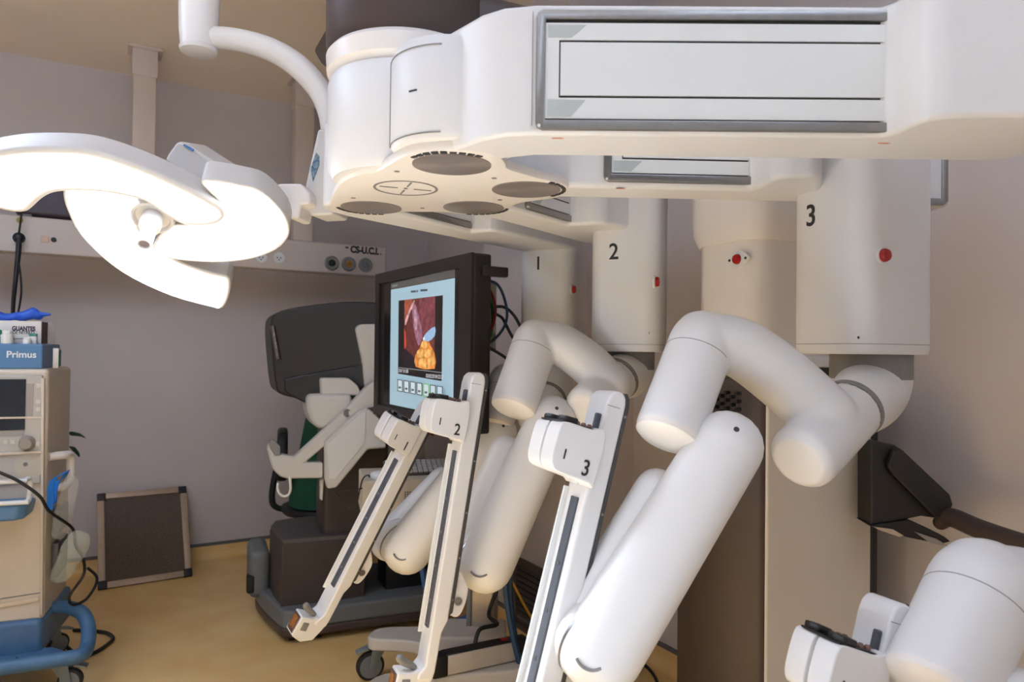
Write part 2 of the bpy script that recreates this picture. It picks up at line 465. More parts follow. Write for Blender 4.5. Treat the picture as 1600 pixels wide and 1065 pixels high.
# crosshair in the middle
b = B()
n = 56
for k in range(n):
    t1, t2 = 2 * math.pi * k / n, 2 * math.pi * (k + 1) / n
    b.prism([V((HC.x + r * math.cos(t), HC.y + r * math.sin(t), HP - 0.001)) for r, t in ((0.069, t1), (0.069, t2), (0.075, t2), (0.075, t1))], (0, 0, 0.003))
for k in range(4):
    t = k * math.pi / 2 + 0.35
    dx = V((math.cos(t), math.sin(t), 0)); dy = V((-dx.y, dx.x, 0))
    b.box(HC + dx * 0.04 + V((0, 0, HP)), 0.042, 0.004, 0.003, dx, dy)
b.box(HC + V((0, 0, HP)), 0.008, 0.008, 0.003)
for (x, y) in ((620, 267.5), (772, 278), (552, 309), (660, 325), (781, 312)):
    b.lathe(UH(x, y, HP), (0, 0, 1), [(0.006, -0.001), (0.006, 0.002)], 12)
b.build('head_markings', GREYRING, robot)

BEAM_Z0, BEAM_Z1 = HP + 0.001, 1.988
def plan(pts): return [V((x, y, BEAM_Z0)) for x, y in pts]

def slot(arm, p0, p1, nrm, zlo, zhi, w, closed='left'):
    """silver C-frame with white sliding panel on a beam's face, from p0 (closed end) to p1 (open end)"""
    p0 = V(p0); p1 = V(p1); e = (p1 - p0); L = e.length; e = e.normalized(); n = V(nrm).normalized(); up = V((0, 0, 1))
    def pt(s, z, o): return p0 + e * s + up * z + n * o
    fr = B()
    outer = [(L, zhi), (0.012, zhi), (0.003, zhi - 0.004), (0, zhi - 0.013), (0, zlo + 0.013), (0.003, zlo + 0.004), (0.012, zlo), (L, zlo),
             (L, zlo + w), (w, zlo + w), (w, zhi - w), (L, zhi - w)]
    fr.prism([pt(s, z, -0.004) for s, z in outer], n * 0.012, 0.002, 2)
    fr.build('slot_frame', SILVER, arm)
    # dark backing in the gaps, then three white strips
    hh = zhi - zlo - 2 * w; zc = zlo + w
    B().prism([pt(s, z, 0.0005) for s, z in ((w, zc), (L, zc), (L, zc + hh), (w, zc + hh))], n * 0.0012).build('slot_gap', GAP, arm)
    pn = B(); g = 0.0022
    a, c = hh * 0.235, hh * 0.785
    pn.prism([pt(s, z, 0.001) for s, z in ((w, zc + 0.003), (L - 0.004, zc + 0.003), (L - 0.004, zc + a - g), (w, zc + a - g))], n * 0.004)
    pn.prism([pt(s, z, 0.001) for s, z in ((w + min(0.026, L * .1), zc + a + g), (L - 0.004, zc + a + g), (L - 0.004, zc + c - g), (w + min(0.026, L * .1), zc + c - g))], n * 0.0045)
    pn.prism([pt(s, z, 0.001) for s, z in ((w, zc + a - g), (w + min(0.0235, L * .09), zc + a - g), (w + min(0.0235, L * .09), zc + c + g), (w, zc + c + g))], n * 0.004)
    pn.prism([pt(s, z, 0.001) for s, z in ((w, zc + c + g), (L - 0.004, zc + c + g), (L - 0.004, zc + hh - 0.006), (w, zc + hh - 0.006))], n * 0.004)
    pn.build('slot_panel', WHITE2, arm)
    pk = B()
    for z0, z1 in ((zc + 0.006, zc + a - 0.006), (zc + c + 0.006, zc + hh - 0.010)):
        pk.prism([pt(s, z, 0.0045) for s, z in ((w + 0.004, z1), (w + 0.07, z1), (w + 0.045, z0), (w + 0.004, z0))], n * 0.0012)
    build_each(pk, 'slot_recess', mat('pale_grey_recess', (186, 190, 187), 0.5, noise=0.03), arm)
    B().lathe(pt(0.006, zlo + 0.006, 0.008), n, [(0.003, 0), (0.003, 0.001)], 10).build('slot_rivet', WHITE2, arm)

def column(parent_label, C, n, w=0.215, dep=0.245, z0=1.382):
    """numbered upright of an arm: n is the way the numeral face looks"""
    n = V((n[0], n[1], 0)).normalized(); t = V((-n.y, n.x, 0))
    prof = roundrect(w, dep, 0.05, 7)
    def ring(z, k=1.0): return [V((C[0], C[1], z)) + t * (x * k) + n * (y * k) for x, y in prof]
    b = B().loft([ring(z0 + 0.0, 0.965), ring(z0 + 0.004, 0.985), ring(z0 + 0.012), ring(BEAM_Z1 - 0.01)])
    o = b.build('robot_arm', WHITE, robot, angle=50)
    o['label'] = parent_label
    tr = [V((C[0], C[1], z0 + 0.022)) + t * (x * 1.004) + n * (y * 1.004) for x, y in prof]
    B().prism(tr, (0, 0, 0.0012)).build('casing_seam', GREYRING, o)
    return o, n, t

def spar(arm, T_px, TZ, B_px, BZ, phi, num, ext=0.08):
    """instrument slide: straight spar, numbered carriage, cannula clamp at the tip"""
    P = U(T_px[0], T_px[1], TZ); Q = U(B_px[0], B_px[1], BZ)
    d = (Q - P).normalized()
    tc = (CAM - P).normalized(); cp = (tc - d * tc.dot(d)).normalized()
    rt = cp.cross(d).normalized()
    if rt.x < 0: rt = -rt
    ph = math.radians(phi)
    n = cp * math.cos(ph) + rt * math.sin(ph)
    s = -rt * math.cos(ph) + cp * math.sin(ph)
    def pt(t, a, c):
        if t > 0.25: t += ext
        return P + d * t + s * a + n * c
    # spar body, profile in (s, t) with a rounded head, extruded across n
    prof = [(-0.022, 0.024), (-0.019, 0.010), (-0.011, 0.001), (0.001, -0.002), (0.012, 0.002), (0.019, 0.013), (0.022, 0.032), (0.022, 0.70), (0.037, 0.722), (0.037, 0.738), (-0.004, 0.738), (-0.008, 0.715), (-0.010, 0.615), (-0.022, 0.585)]
    b = B().prism([pt(t, a, -0.038) for a, t in prof], n * 0.076, 0.008, 3)
    b.build('slide_spar', WHITE, arm, wn=True)
    # dark strip on the rear edge, following the round head
    e = B()
    st = [(-0.033, 0.026), (-0.030, 0.010), (-0.021, -0.003), (-0.016, 0.006), (-0.0215, 0.022), (-0.0215, 0.575), (-0.033, 0.565)]
    e.prism([pt(t, a, -0.032) for a, t in st], n * 0.066, 0.003, 2).build('edge_strip', mat('charcoal_strip', (66, 63, 63), 0.45, noise=0.04), arm, wn=True)
    sc = B()
    for t in (0.045, 0.24, 0.30, 0.42, 0.53): sc.lathe(pt(t, -0.027, 0.0335), n, [(0.003, 0), (0.003, 0.0015)], 10)
    build_each(sc, 'screw', SILVER, arm)
    # guide rail on the front face
    B().box(pt(0.415, 0.0225, 0.004) - d * (ext / 2), 0.39 + ext, 0.026, 0.008, d, n, s, bev=0.0015).build('guide_rail', BLUEGREY, arm)
    B().box(pt(0.42, 0.026, -0.033) - d * (ext / 2), 0.43 + ext, 0.006, 0.014, d, n, s, bev=0.001).build('rail_lip', WHITE2, arm)
    sc = B()
    for t in (0.27, 0.36, 0.45, 0.54, 0.60): sc.lathe(pt(t, 0.0262, 0.006), s, [(0.004, 0), (0.004, 0.0014)], 10)
    build_each(sc, 'screw', SILVER, arm)
    B().box(pt(0.032, 0.006, 0.0382), 0.0012, 0.030, 0.0012, d, s, n).build('head_seam', GREYRING, arm)
    # numbered carriage: two lobes with a groove between them
    prof = smooth2([V((0.018, 0.0885)), V((0.05, 0.088)), V((0.085, 0.087)), V((0.106, 0.087)), V((0.117, 0.092)), V((0.121, 0.115)), V((0.121, 0.154)), V((0.116, 0.172)), V((0.103, 0.181)), V((0.060, 0.186)), V((0.030, 0.189)), V((0.018, 0.190))], 3)
    c = B()
    for lo in (-0.054, 0.004):
        c.prism([pt(v.y, v.x, lo) for v in prof], n * 0.050, 0.010, 4)
    core = [pt(v.y * 0.97 + 0.004, v.x * 0.9, -0.05) for v in prof]
    c.prism(core, n * 0.10, 0.004, 2)
    car = c.build('instrument_carriage', WHITE, arm, wn=True)
    g = B()
    g.prism([pt(0.0855, a, c_) for a, c_ in ((0.021, -0.048), (0.112, -0.048), (0.116, -0.03), (0.116, 0.03), (0.112, 0.048), (0.021, 0.048))], d * 0.0036)
    for cc_ in (-0.029, 0.029):
        g.prism([pt(0.075, a, cc_ + k) for a, k in ((0.080, -0.018), (0.108, -0.018), (0.113, 0), (0.108, 0.018), (0.080, 0.018))], d * 0.012, 0.003, 2)
    g.build('carriage_gasket', DARKER, arm)
    pin = B()
    for k, a in enumerate((0.070, 0.056, 0.043)):
        for cc_ in (-0.026, 0.026):
            pin.lathe(pt(0.088, a, cc_), -d, [(0.0055, 0), (0.0055, 0.007), (0.003, 0.010)], 12)
    build_each(pin, 'pin', COPPER, arm)
    B().box(pt(0.068, 0.026, 0.022), 0.034, 0.010, 0.014, d, n, s, bev=0.003).build('locking_pin', BLUEGREY, arm)
    if num:
        text('carriage_number', num, 0.043, pt(0.163, 0.045, 0.0545), -s, -d, INK, arm, bold=0.0004, squeeze=0.85)
    B().box(pt(0.146, 0.096, 0.0543), 0.019, 0.0032, 0.001, d, s, n).build('carriage_mark', INK, arm)
    # clamp at the tip
    cl = [(0.036, 0.712), (0.046, 0.720), (0.090, 0.720), (0.094, 0.788), (0.056, 0.803), (0.014, 0.790), (-0.004, 0.745), (-0.004, 0.730)]
    B().prism([pt(t, a, -0.030) for a, t in cl], n * 0.062, 0.005, 2).build('cannula_clamp', WHITE, arm, wn=True)
    B().box(pt(0.754, 0.093, 0.001), 0.058, 0.046, 0.006, d, n, s, bev=0.003).build('window_frame', COPPER, arm)
    B().box(pt(0.750, 0.0955, 0.001), 0.040, 0.028, 0.004, d, n, s, bev=0.002).build('clamp_window', AMBER, arm)
    B().box(pt(0.750, 0.066, 0.0318), 0.028, 0.022, 0.003, d, s, n, bev=0.001).build('clamp_label', GREYRING, arm)
    lv = [pt(0.712, 0.044, 0.012), pt(0.706, 0.056, 0.012), pt(0.700, 0.072, 0.012), pt(0.690, 0.086, 0.012)]
    B().tube(lv, [0.008, 0.009, 0.010, 0.011], 12, 4, 'round').build('clamp_lever', GREYRING, arm)
    # pivot ear behind the spar, with its bolt
    ear = smooth2([V((-0.014, 0.44)), V((-0.066, 0.49)), V((-0.072, 0.53)), V((-0.060, 0.572)), V((-0.038, 0.577)), V((-0.016, 0.55))], 5)
    B().prism([pt(v.y, v.x, -0.018) for v in ear], n * 0.040, 0.004, 2).build('pivot_ear', WHITE, arm, wn=True)
    B().lathe(pt(0.537, -0.048, 0.022), n, [(0.011, 0), (0.011, 0.003), (0.006, 0.003), (0.005, 0.001)], 20).build('pivot_bolt', SILVER, arm)
    return pt, d, s, n

def capsule(b, p, q, r0, r1, ex=2.0, up=None, ratio=1.0):
    b.tube([p, p.lerp(q, .33), p.lerp(q, .66), q], [r0, r0 * .67 + r1 * .33, r0 * .33 + r1 * .67, r1], 32, 0, 'round', ex, up, ratio)

def elbow(arm, L0, L1, rl, Bp, rb, R0, R1, rr, ring_c, ring_r, z_ring, seam):
    """shoulder neck, bent elbow link with two stub cylinders"""
    b = B()
    ax = (L1 - L0).normalized()
    b.lathe(L0, ax, [(rl * 0.55, -rl * 1.0), (rl * 0.85, -rl * 0.72), (rl * 1.0, -rl * 0.3), (rl * 1.03, 0.0), (rl, (L1 - L0).length * 0.5), (rl * 1.0, (L1 - L0).length), (rl * 0.93, (L1 - L0).length + 0.008)], 48)
    b.tube(Bp, rb, 32, 6, 'round')
    ax2 = (R1 - R0).normalized(); l2 = (R1 - R0).length
    b.lathe(R0, ax2, [(rr * 0.78, -0.02), (rr * 0.97, -0.006), (rr * 1.0, 0.01), (rr * 1.0, l2 * 0.6), (rr * 0.98, l2)], 48)
    b.build('elbow_link', WHITE, arm, remesh=0.005, smit=6)
    B().lathe(L1, ax, [(rl * 0.985, -0.001), (rl * 0.95, 0.010), (rl * 0.80, 0.017), (rl * 0.3, 0.020)], 48).build('elbow_cap', CREAM, arm)
    # seam ring on the left stub, slightly proud
    B().lathe(L0 + ax * seam, ax, [(rl * 0.99, -0.0008), (rl * 1.022, -0.0008), (rl * 1.022, 0.0008), (rl * 0.99, 0.0008)], 48).build('elbow_seam', GREYRING, arm)
    B().lathe(R1, ax2, [(rr * 0.98, -0.002), (rr * 1.012, 0.001), (rr * 1.012, 0.009), (rr * 0.98, 0.012)], 48).build('shoulder_seam', GREYRING, arm)
    # neck from the right stub up into the column
    nb = B()
    zt_ = z_ring - 0.046
    c3 = V((ring_c[0], ring_c[1], 0)); e0, e1 = R1 + ax2 * 0.003, c3 + V((0, 0, zt_))
    m_ = (e1 - e0).length * 0.8; upv = V((0, 0, 1)); hx = ax2.cross(upv).normalized(); rings = []
    for k in range(15):
        t = k / 14.0
        c = e0 * (2 * t ** 3 - 3 * t * t + 1) + ax2 * (m_ * (t ** 3 - 2 * t * t + t)) + e1 * (3 * t * t - 2 * t ** 3) + upv * (m_ * (t ** 3 - t * t))
        tn = (e0 * (6 * t * t - 6 * t) + ax2 * (m_ * (3 * t * t - 4 * t + 1)) + e1 * (6 * t - 6 * t * t) + upv * (m_ * (3 * t * t - 2 * t))).normalized()
        yy = tn.cross(hx).normalized(); r_ = rr * 0.985 * (1 - t) + ring_r * t
        rings.append([c + (hx * math.cos(q) + yy * math.sin(q)) * r_ for q in [2 * math.pi * j / 40 for j in range(40)]])
    nb.loft(rings)
    nb.build('neck', WHITE, arm, angle=60)
    B().lathe(c3, (0, 0, 1), [(ring_r, zt_ - 0.001), (ring_r, z_ring + 0.014)], 48).build('swivel_ring', GREYRING, arm)

def forearm(arm, p, q, r0, r1, sp, sq, sr0, sr1, bolt=True):
    """twin-shell forearm: broad shell p-q and slim shell sp-sq beside it"""
    up = (CAM - p).normalized(); dv = (q - p).normalized()
    ax = sq - q; ax = (ax - dv * ax.dot(dv)); gap = ax.length; ax = ax.normalized()
    m = q + ax * (gap * 0.50)
    b = B(); capsule(b, p, q, r0, r1, 2.35, up)
    b.lathe(q, ax, [(r1 * 0.90, -0.004), (r1 * 0.985, 0.0), (r1 * 0.985, gap * 0.5 - 0.004), (r1 * 0.955, gap * 0.5)], 48)
    b.build('forearm', WHITE, arm)
    b = B(); capsule(b, sp, sq, sr0, sr1, 2.5, up)
    b.lathe(m, ax, [(r1 * 0.955, 0.0), (r1 * 0.985, 0.004), (r1 * 0.97, gap * 0.35), (r1 * 0.80, gap * 0.62), (r1 * 0.5, gap * 0.74)], 48)
    b.build('forearm_shell', WHITE, arm)
    B().lathe(m, ax, [(r1 * 0.90, -0.0022), (r1 * 0.992, -0.0022), (r1 * 0.992, 0.0022), (r1 * 0.90, 0.0022)], 56).build('joint_hoop', SILVER, arm)
    if bolt:
        dv = (q - p).normalized(); f = (CAM - p).normalized(); f = (f - dv * f.dot(dv)).normalized()
        # dark socket near the dome and curved mark at the lower end
        c = p - dv * r0 * 0.42 + f * r0 * 0.86
        B().lathe(c, (f * 0.9 - dv * 0.42), [(0.0055, -0.004), (0.0055, 0.003)], 12).build('forearm_socket', GAP, arm)
        sd = dv.cross(f).normalized()
        pts = []
        for k in range(9):
            t = math.radians(205 + k * 12.5)
            x, y = math.cos(t) * 0.030, math.sin(t) * 0.030
            rr_ = 0.985 * (r1 * r1 - x * x) ** 0.5 if abs(x) < r1 else 0
            pts.append(q + sd * (x + 0.012) * 1.0 - dv * y + f * (r1 * 0.965))
        B().tube(pts, 0.0028, 6).build('forearm_mark', GREYRING, arm)

def arm_number(arm, C, n, t, px, num, h, dep=0.245):
    p0 = V((C[0], C[1], 0)) + n * (dep / 2 + 0.0006)
    c = UP(px[0], px[1], p0, n)
    rt = V((0, 0, 1)).cross(n).normalized()
    text('arm_number', num, h, c, rt, (0, 0, 1), INK, arm, bold=0.0008, squeeze=0.9)

def arm_button(arm, C, n, t, px, w=0.215):
    rt = V((0, 0, 1)).cross(n).normalized()   # right-hand side seen from the numeral face
    p0 = V((C[0], C[1], 0)) + rt * (w / 2)
    stop_button(arm, UP(px[0], px[1], p0, rt), rt, 0.0145)
    B().lathe(UP(px[0] - 38 if px[0] > 1300 else px[0] - 9, px[1] + 128 if px[0] > 1300 else px[1] + 80, p0, rt), rt, [(0.003, 0), (0.003, 0.001)], 10).build('casing_screw', GAP, arm)

# ---- arm 3 (near, middle of the picture)
C3 = (0.818, 1.649)
a3, n3, t3 = column('surgical robot arm marked 3, nearest of the numbered arms in full view', C3, (-0.915, -0.407))
arm_number(a3, C3, n3, t3, (1267, 338), '3', 0.070)
arm_button(a3, C3, n3, t3, (1379, 399))
pp = [(-0.05, 1.60), (0.12, 1.612), (0.545, 1.63), (0.555, 1.60), (0.56, 1.53), (0.585, 1.505), (0.64, 1.497), (0.662, 1.515), (0.70, 1.60), (0.80, 1.66), (0.80, 1.74), (0.75, 1.75), (0.1, 1.725), (-0.03, 1.70), (-0.07, 1.65)]
B().prism(plan(pp), (0, 0, BEAM_Z1 - BEAM_Z0), 0.014, 3).build('setup_beam', WHITE, a3, wn=True)
slot(a3, (0.206, 1.6135, 0), (0.548, 1.6275, 0), (0.04, -1, 0), HP + 0.014, HP + 0.205, 0.018)
elbow(a3, U(1095, 540, 1.47), U(1044, 676, 1.385), 0.066,
      [U(1098, 534, 1.47), U(1156, 544, 1.475), U(1226, 594, 1.475), U(1288, 650, 1.46)], [0.060, 0.063, 0.065, 0.065],
      U(1254, 714, 1.40), U(1328, 640, 1.52), 0.067, (0.843, 1.655), 0.089, 1.372, 0.028)
forearm(a3, U(1134, 698, 1.37), U(940, 1015, 1.33), 0.070, 0.078, U(1026, 766, 1.42), U(906, 982, 1.38), 0.044, 0.058)
spar(a3, (953, 611), 1.43, (812, 1205), 1.33, 31, '3')

# ---- arm 2
C2 = (0.381, 2.280)
a2, n2, t2 = column('surgical robot arm marked 2, between arms 1 and 3', C2, (-0.33, -0.944))
arm_number(a2, C2, n2, t2, (959, 394), '2', 0.070)
arm_button(a2, C2, n2, t2, (1023, 440))
P2 = V((PIV[2].x, PIV[2].y, 0)); e2 = V((0.578, 0.816, 0)); f2 = V((0.816, -0.578, 0))
pp = [(-0.06, -0.06), (-0.07, 0.0), (-0.05, 0.06), (0.375, 0.068), (0.385, 0.09), (0.388, 0.15), (0.41, 0.175), (0.5, 0.19), (0.60, 0.235), (0.66, 0.22), (0.70, 0.16), (0.73, 0.05), (0.73, -0.03), (0.68, -0.06)]
B().prism([P2 + e2 * x + f2 * y + V((0, 0, BEAM_Z0)) for x, y in pp], (0, 0, BEAM_Z1 - BEAM_Z0), 0.014, 3).build('setup_beam', WHITE, a2, wn=True)
slot(a2, P2 + e2 * 0.145 + f2 * 0.066, P2 + e2 * 0.378 + f2 * 0.0695, f2, HP + 0.014, HP + 0.205, 0.018)
elbow(a2, U(836, 538, 2.15), U(803, 634, 2.06), 0.069,
      [U(838, 530, 2.15), U(872, 536, 2.155), U(914, 564, 2.15), U(952, 600, 2.13)], [0.060, 0.063, 0.066, 0.066],
      U(917, 637, 2.06), U(964, 592, 2.19), 0.069, C2, 0.080, 1.372, 0.028)
forearm(a2, U(862, 655, 2.10), U(759, 880, 2.04), 0.072, 0.082, U(790, 705, 2.16), U(728, 862, 2.09), 0.050, 0.066)
spar(a2, (742, 582), 1.97, (665, 1066), 1.89, 21, '2')

# ---- arm 1 (far)
C1 = (0.164, 2.735)
a1, n1, t1 = column('surgical robot arm marked 1, farthest from the camera', C1, (-0.366, -0.94))
arm_number(a1, C1, n1, t1, (841, 412), '1', 0.070)
arm_button(a1, C1, n1, t1, (894, 452))
P1 = V((PIV[3].x, PIV[3].y, 0)); e1 = V((0.607, 0.795, 0)); f1 = V((0.795, -0.607, 0))
pp = [(-0.08, -0.10), (-0.04, -0.15), (0.05, -0.165), (0.90, -0.165), (1.00, -0.16), (1.06, -0.10), (1.05, -0.02), (0.98, 0.03), (0.9, 0.045), (0.56, 0.04), (0.49, 0.03), (0.47, 0.01), (0.462, -0.045), (0.10, -0.02), (0.05, 0.03), (-0.03, 0.03), (-0.08, -0.03)]
B().prism([P1 + e1 * x + f1 * y + V((0, 0, BEAM_Z0)) for x, y in pp], (0, 0, BEAM_Z1 - BEAM_Z0), 0.014, 3).build('setup_beam', WHITE, a1, wn=True)
slot(a1, P1 + e1 * 0.125 + f1 * -0.021, P1 + e1 * 0.455 + f1 * -0.0445, f1, HP + 0.014, HP + 0.205, 0.018)
elbow(a1, U(790, 598, 2.62), U(776, 660, 2.55), 0.064,
      [U(792, 592, 2.62), U(806, 596, 2.625), U(826, 612, 2.62), U(846, 634, 2.60)], [0.052, 0.055, 0.055, 0.055],
      U(834, 660, 2.55), U(858, 618, 2.64), 0.066, C1, 0.080, 1.372, 0.028)
forearm(a1, U(778, 676, 2.56), U(637, 858, 2.50), 0.070, 0.085, U(690, 750, 2.62), U(608, 846, 2.56), 0.048, 0.068)
spar(a1, (672, 630), 2.46, (505, 962), 2.39, 33, '1')

# ---- arm 4 (right foreground, its column stands outside the picture)
C4 = (1.02, 1.06)
a4, n4, t4 = column('nearest surgical robot arm, its long silver-framed beam crossing the top right', C4, (-0.95, -0.3))
pp = [(-0.128, 1.339), (-0.0945, 1.30), (-0.063, 1.263), (-0.022, 1.236), (0.035, 1.2235), (0.20, 1.2205), (0.635, 1.2155), (0.648, 1.20), (0.652, 1.16), (0.662, 1.125), (0.70, 1.108), (0.80, 1.101), (0.86, 1.07), (0.89, 1.0), (0.93, 0.93), (1.05, 0.90), (1.12, 0.95), (1.14, 1.06), (1.10, 1.17), (1.03, 1.25), (0.965, 1.31), (0.943, 1.346), (0.90, 1.36), (0.04, 1.36), (-0.05, 1.40), (-0.11, 1.45), (-0.16, 1.42)]
B().prism(plan(pp), (0, 0, BEAM_Z1 - BEAM_Z0), 0.014, 3).build('setup_beam', WHITE, a4, wn=True)
b4 = V((0.605, -0.005, 0))
slot(a4, (0.036, 1.2225, 0), (0.642, 1.2150, 0), (0, -1, 0), HP + 0.008, HP + 0.217, 0.0165)
B().box((0.030, 1.2222, (BEAM_Z0 + BEAM_Z1) / 2), 0.0012, 0.001, BEAM_Z1 - BEAM_Z0 - 0.03).build('beam_seam', GREYRING, a4)
P4 = PIV[0]
B().lathe(V((P4.x, P4.y, 0)), (0, 0, 1), [(0.118, HP + 0.02), (0.124, HP + 0.03), (0.124, 1.955), (0.115, 1.972), (0.09, 1.975)], 56).build('pivot_housing', WHITE, a4)
# seam lines of the pivot cover
sm = B()
for (z, r) in ((1.95, 0.1245), (1.785, 0.1245)):
    pts = [V((P4.x + r * math.cos(t), P4.y + r * math.sin(t), z)) for t in [math.radians(188 + k * 7) for k in range(12)]]
    sm.tube(pts, 0.0013, 6)
t = math.radians(190)
sm.box((P4.x + 0.124 * math.cos(t), P4.y + 0.124 * math.sin(t), 1.867), 0.003, 0.004, 0.165)
build_each(sm, 'cover_seam', GREYRING, a4)
t = math.radians(238)
B().box((P4.x + 0.1245 * math.cos(t), P4.y + 0.1245 * math.sin(t), 1.868), 0.018, 0.002, 0.003, (-math.sin(t), math.cos(t), 0.0)).build('cover_mark', GAP, a4)
RM = mat('faded_red_print', (214, 140, 118), 0.6, noise=0.05)
arrows_mesh = B()
for (x, y) in ((872, 216), (1382, 224), (970, 295)):
    c = UH(x, y, BEAM_Z0 - 0.0006)
    arrows_mesh.prism([c + V((-0.011, -0.002, 0)), c + V((0.004, -0.003, 0)), c + V((0.011, 0, 0)), c + V((0.004, 0.004, 0)), c + V((-0.011, 0.003, 0))], (0, 0, 0.0006))
build_each(arrows_mesh, 'red_mark', RM, a4)
elbow(a4, U(1532, 925, 1.16), U(1462, 1075, 1.08), 0.078,
      [U(1522, 925, 1.16), U(1570, 915, 1.165), U(1650, 935, 1.16), U(1740, 985, 1.14)], [0.066, 0.066, 0.066, 0.066],
      U(1730, 1050, 1.10), U(1800, 930, 1.16), 0.072, C4, 0.085, 1.372, 0.03)
forearm(a4, U(1590, 1120, 1.06), U(1420, 1480, 1.0), 0.070, 0.078, U(1500, 1160, 1.10), U(1390, 1440, 1.06), 0.042, 0.058)
spar(a4, (1388, 935), 1.18, (1262, 1500), 1.10, 43, '4')

# silver-framed sliding end seen past column 3, on the column's collar
q = U(1482, 280, 1.78)
rr = B()
pz0, pz1 = HP + 0.005, HP + 0.18
x0, y0 = q.x, q.y
B().box((x0 - 0.10, y0 + 0.06, (HP + 1.99) / 2 + 0.001), 0.21, 0.12, 1.99 - HP - 0.004, bev=0.012).build('boom_end', WHITE, robot, wn=True)
rr.prism([V((x0 + a, y0 - 0.004, z)) for a, z in ((-0.19, pz0 + 0.0), (-0.012, pz0), (-0.002, pz0 + 0.01), (-0.002, pz1), (-0.018, pz1), (-0.018, pz0 + 0.018), (-0.19, pz0 + 0.018))], (0, 0.008, 0), 0.002, 2).build('boom_end_frame', SILVER, robot)

# helm: dark hood with handlebar behind the tower
def pxprism(name, px, Z, vec, m, parent, bev=0.0, seg=3, sm=0, wn=True):
    pts = [U(x, y, Z) for x, y in px]
    if sm: pts = smooth2(pts, sm)
    return B().prism(pts, vec, bev, seg).build(name, m, parent, wn=wn)
helm_px = [(1361, 688), (1364, 688), (1398, 695), (1412, 704), (1478, 766), (1484, 782), (1478, 800), (1466, 810), (1440, 806), (1361, 822)]
pxprism('helm_hood', helm_px, 1.97, V((0.0, 0.08, 0)) , DARKER, robot, 0.012, 4)
pxprism('helm_pad', [(1392, 700), (1410, 706), (1478, 770), (1483, 786), (1474, 806), (1455, 806), (1440, 790), (1392, 742), (1382, 726)], 1.965, V((0, -0.02, 0)), DARKER, robot, 0.006, 3)
pts = [U(1470, 816, 1.97), U(1486, 808, 1.94), U(1530, 826, 1.84), U(1600, 850, 1.70), U(1690, 880, 1.56)]
B().tube(pts, [0.020, 0.026, 0.026, 0.025, 0.024], 18, 6, 'round').build('helm_handlebar', DARK, robot)
pxprism('helm_shelf', [(1358, 821), (1420, 812), (1476, 838), (1486, 846), (1470, 850), (1420, 840)], 1.96, V((0.0, 0.08, 0.004)), DARKER, robot, 0.003, 2)
pxprism('helm_screen', [(1364, 822), (1394, 826), (1411, 836), (1404, 838), (1370, 826)], 1.955, V((0, -0.004, 0)), mat('helm_glass', (190, 170, 150), 0.15, noise=0.02), robot)
pxprism('helm_label', [(1428, 830), (1462, 841), (1482, 853), (1452, 847)], 1.955, V((0, -0.004, 0)), mat('pale_label', (150, 142, 135), 0.4, noise=0.04), robot)

# ================================================================ THE SURGICAL LAMP
LENS = mat('lit_lens', (255, 255, 255), 0.3, emit=(226, 238, 255), estr=LAMP_LIGHT)
LAMPW = mat('lamp_white_housing', (206, 199, 193), 0.35, noise=0.015, nscale=6)
LAMPG = mat('lamp_grey_rim', (178, 166, 160), 0.35, noise=0.02)
LN = V((0.12, -0.62, -0.775)).normalized()
LC = U(235, 340, 1.80)
lamp = thing('surgical_lamp', V((U(311, 60, 2.02).x, 2.02, CEIL)), 'large lit surgical lamp of curved white lobes hanging from a bent cream arm', 'lamp')
petA = [(-95, 285), (-60, 262), (0, 248.5), (45, 243), (105, 243), (150, 248.5), (210, 268), (270, 293.5), (315, 316), (339, 331), (341, 338), (333, 344.5), (312, 347.5), (288, 346), (264, 334), (228, 310), (180, 298), (144, 293.5), (105, 292.6), (75, 295.6), (54, 305.5), (36, 322), (30, 325.6), (18, 325.6), (0, 322), (-60, 310)]
petB = [(320, 285.5), (330, 286), (375, 293.5), (405, 302.5), (435, 331), (445.5, 353.5), (444, 370), (426, 388), (390, 401.5), (345, 406.6), (300, 405.4), (270, 401.5), (255, 397), (245, 389.5), (250, 378), (262, 364), (272, 357), (300, 355.6), (330, 350.5), (351, 340), (355.5, 329.5), (345, 311.5), (330, 297)]
petC = [(106.5, 298), (117, 293.5), (144, 293.5), (174, 298), (204, 307), (214.5, 313), (214, 322), (207, 336), (211, 358), (222, 374), (240, 389), (255, 400), (285, 416.5), (330, 431.5), (351, 436), (354, 441), (352.5, 460), (343.5, 479.5), (330, 478), (270, 461.5), (210, 434.5), (168, 406), (129, 367), (111, 331), (105, 310)]
for k, (pet, off, th) in enumerate(((petA, 0.026, 0.070), (petB, 0.010, 0.075), (petC, 0.0, 0.07))):
    p0 = LC + LN * off
    pts = [UP(x, y, p0, LN) for x, y in pet]
    c = sum(pts, V()) / len(pts)
    # offset outline outwards for the housing rim
    n = len(pts); out = []
    for i in range(n):
        t = (pts[(i + 1) % n] - pts[i - 1]).normalized(); o = t.cross(LN)
        out.append(pts[i] + o * (0.017 if k == 0 else 0.010))
    area = sum(((pts[i] - c).cross(pts[(i + 1) % n] - c)).dot(LN) for i in range(n))
    if area < 0: out = [2 * p - q for p, q in zip(pts, out)]
    so = smooth2(out, 3)
    cc_ = sum(so, V()) / len(so)
    B().prism([p - LN * 0.002 for p in so], -LN * th, 0.012, 4).build('lamp_lobe', LAMPW, lamp, wn=True)
    B().prism(smooth2(pts, 3), LN * 0.0012).build('lamp_lens', LENS, lamp)
hc = UP(240, 335, LC, LN)
B().lathe(hc, LN, [(0.052, -0.06), (0.054, 0.0), (0.050, 0.016), (0.044, 0.018), (0.040, 0.008), (0.022, 0.006)], 40).build('handle_socket', LAMPW, lamp)
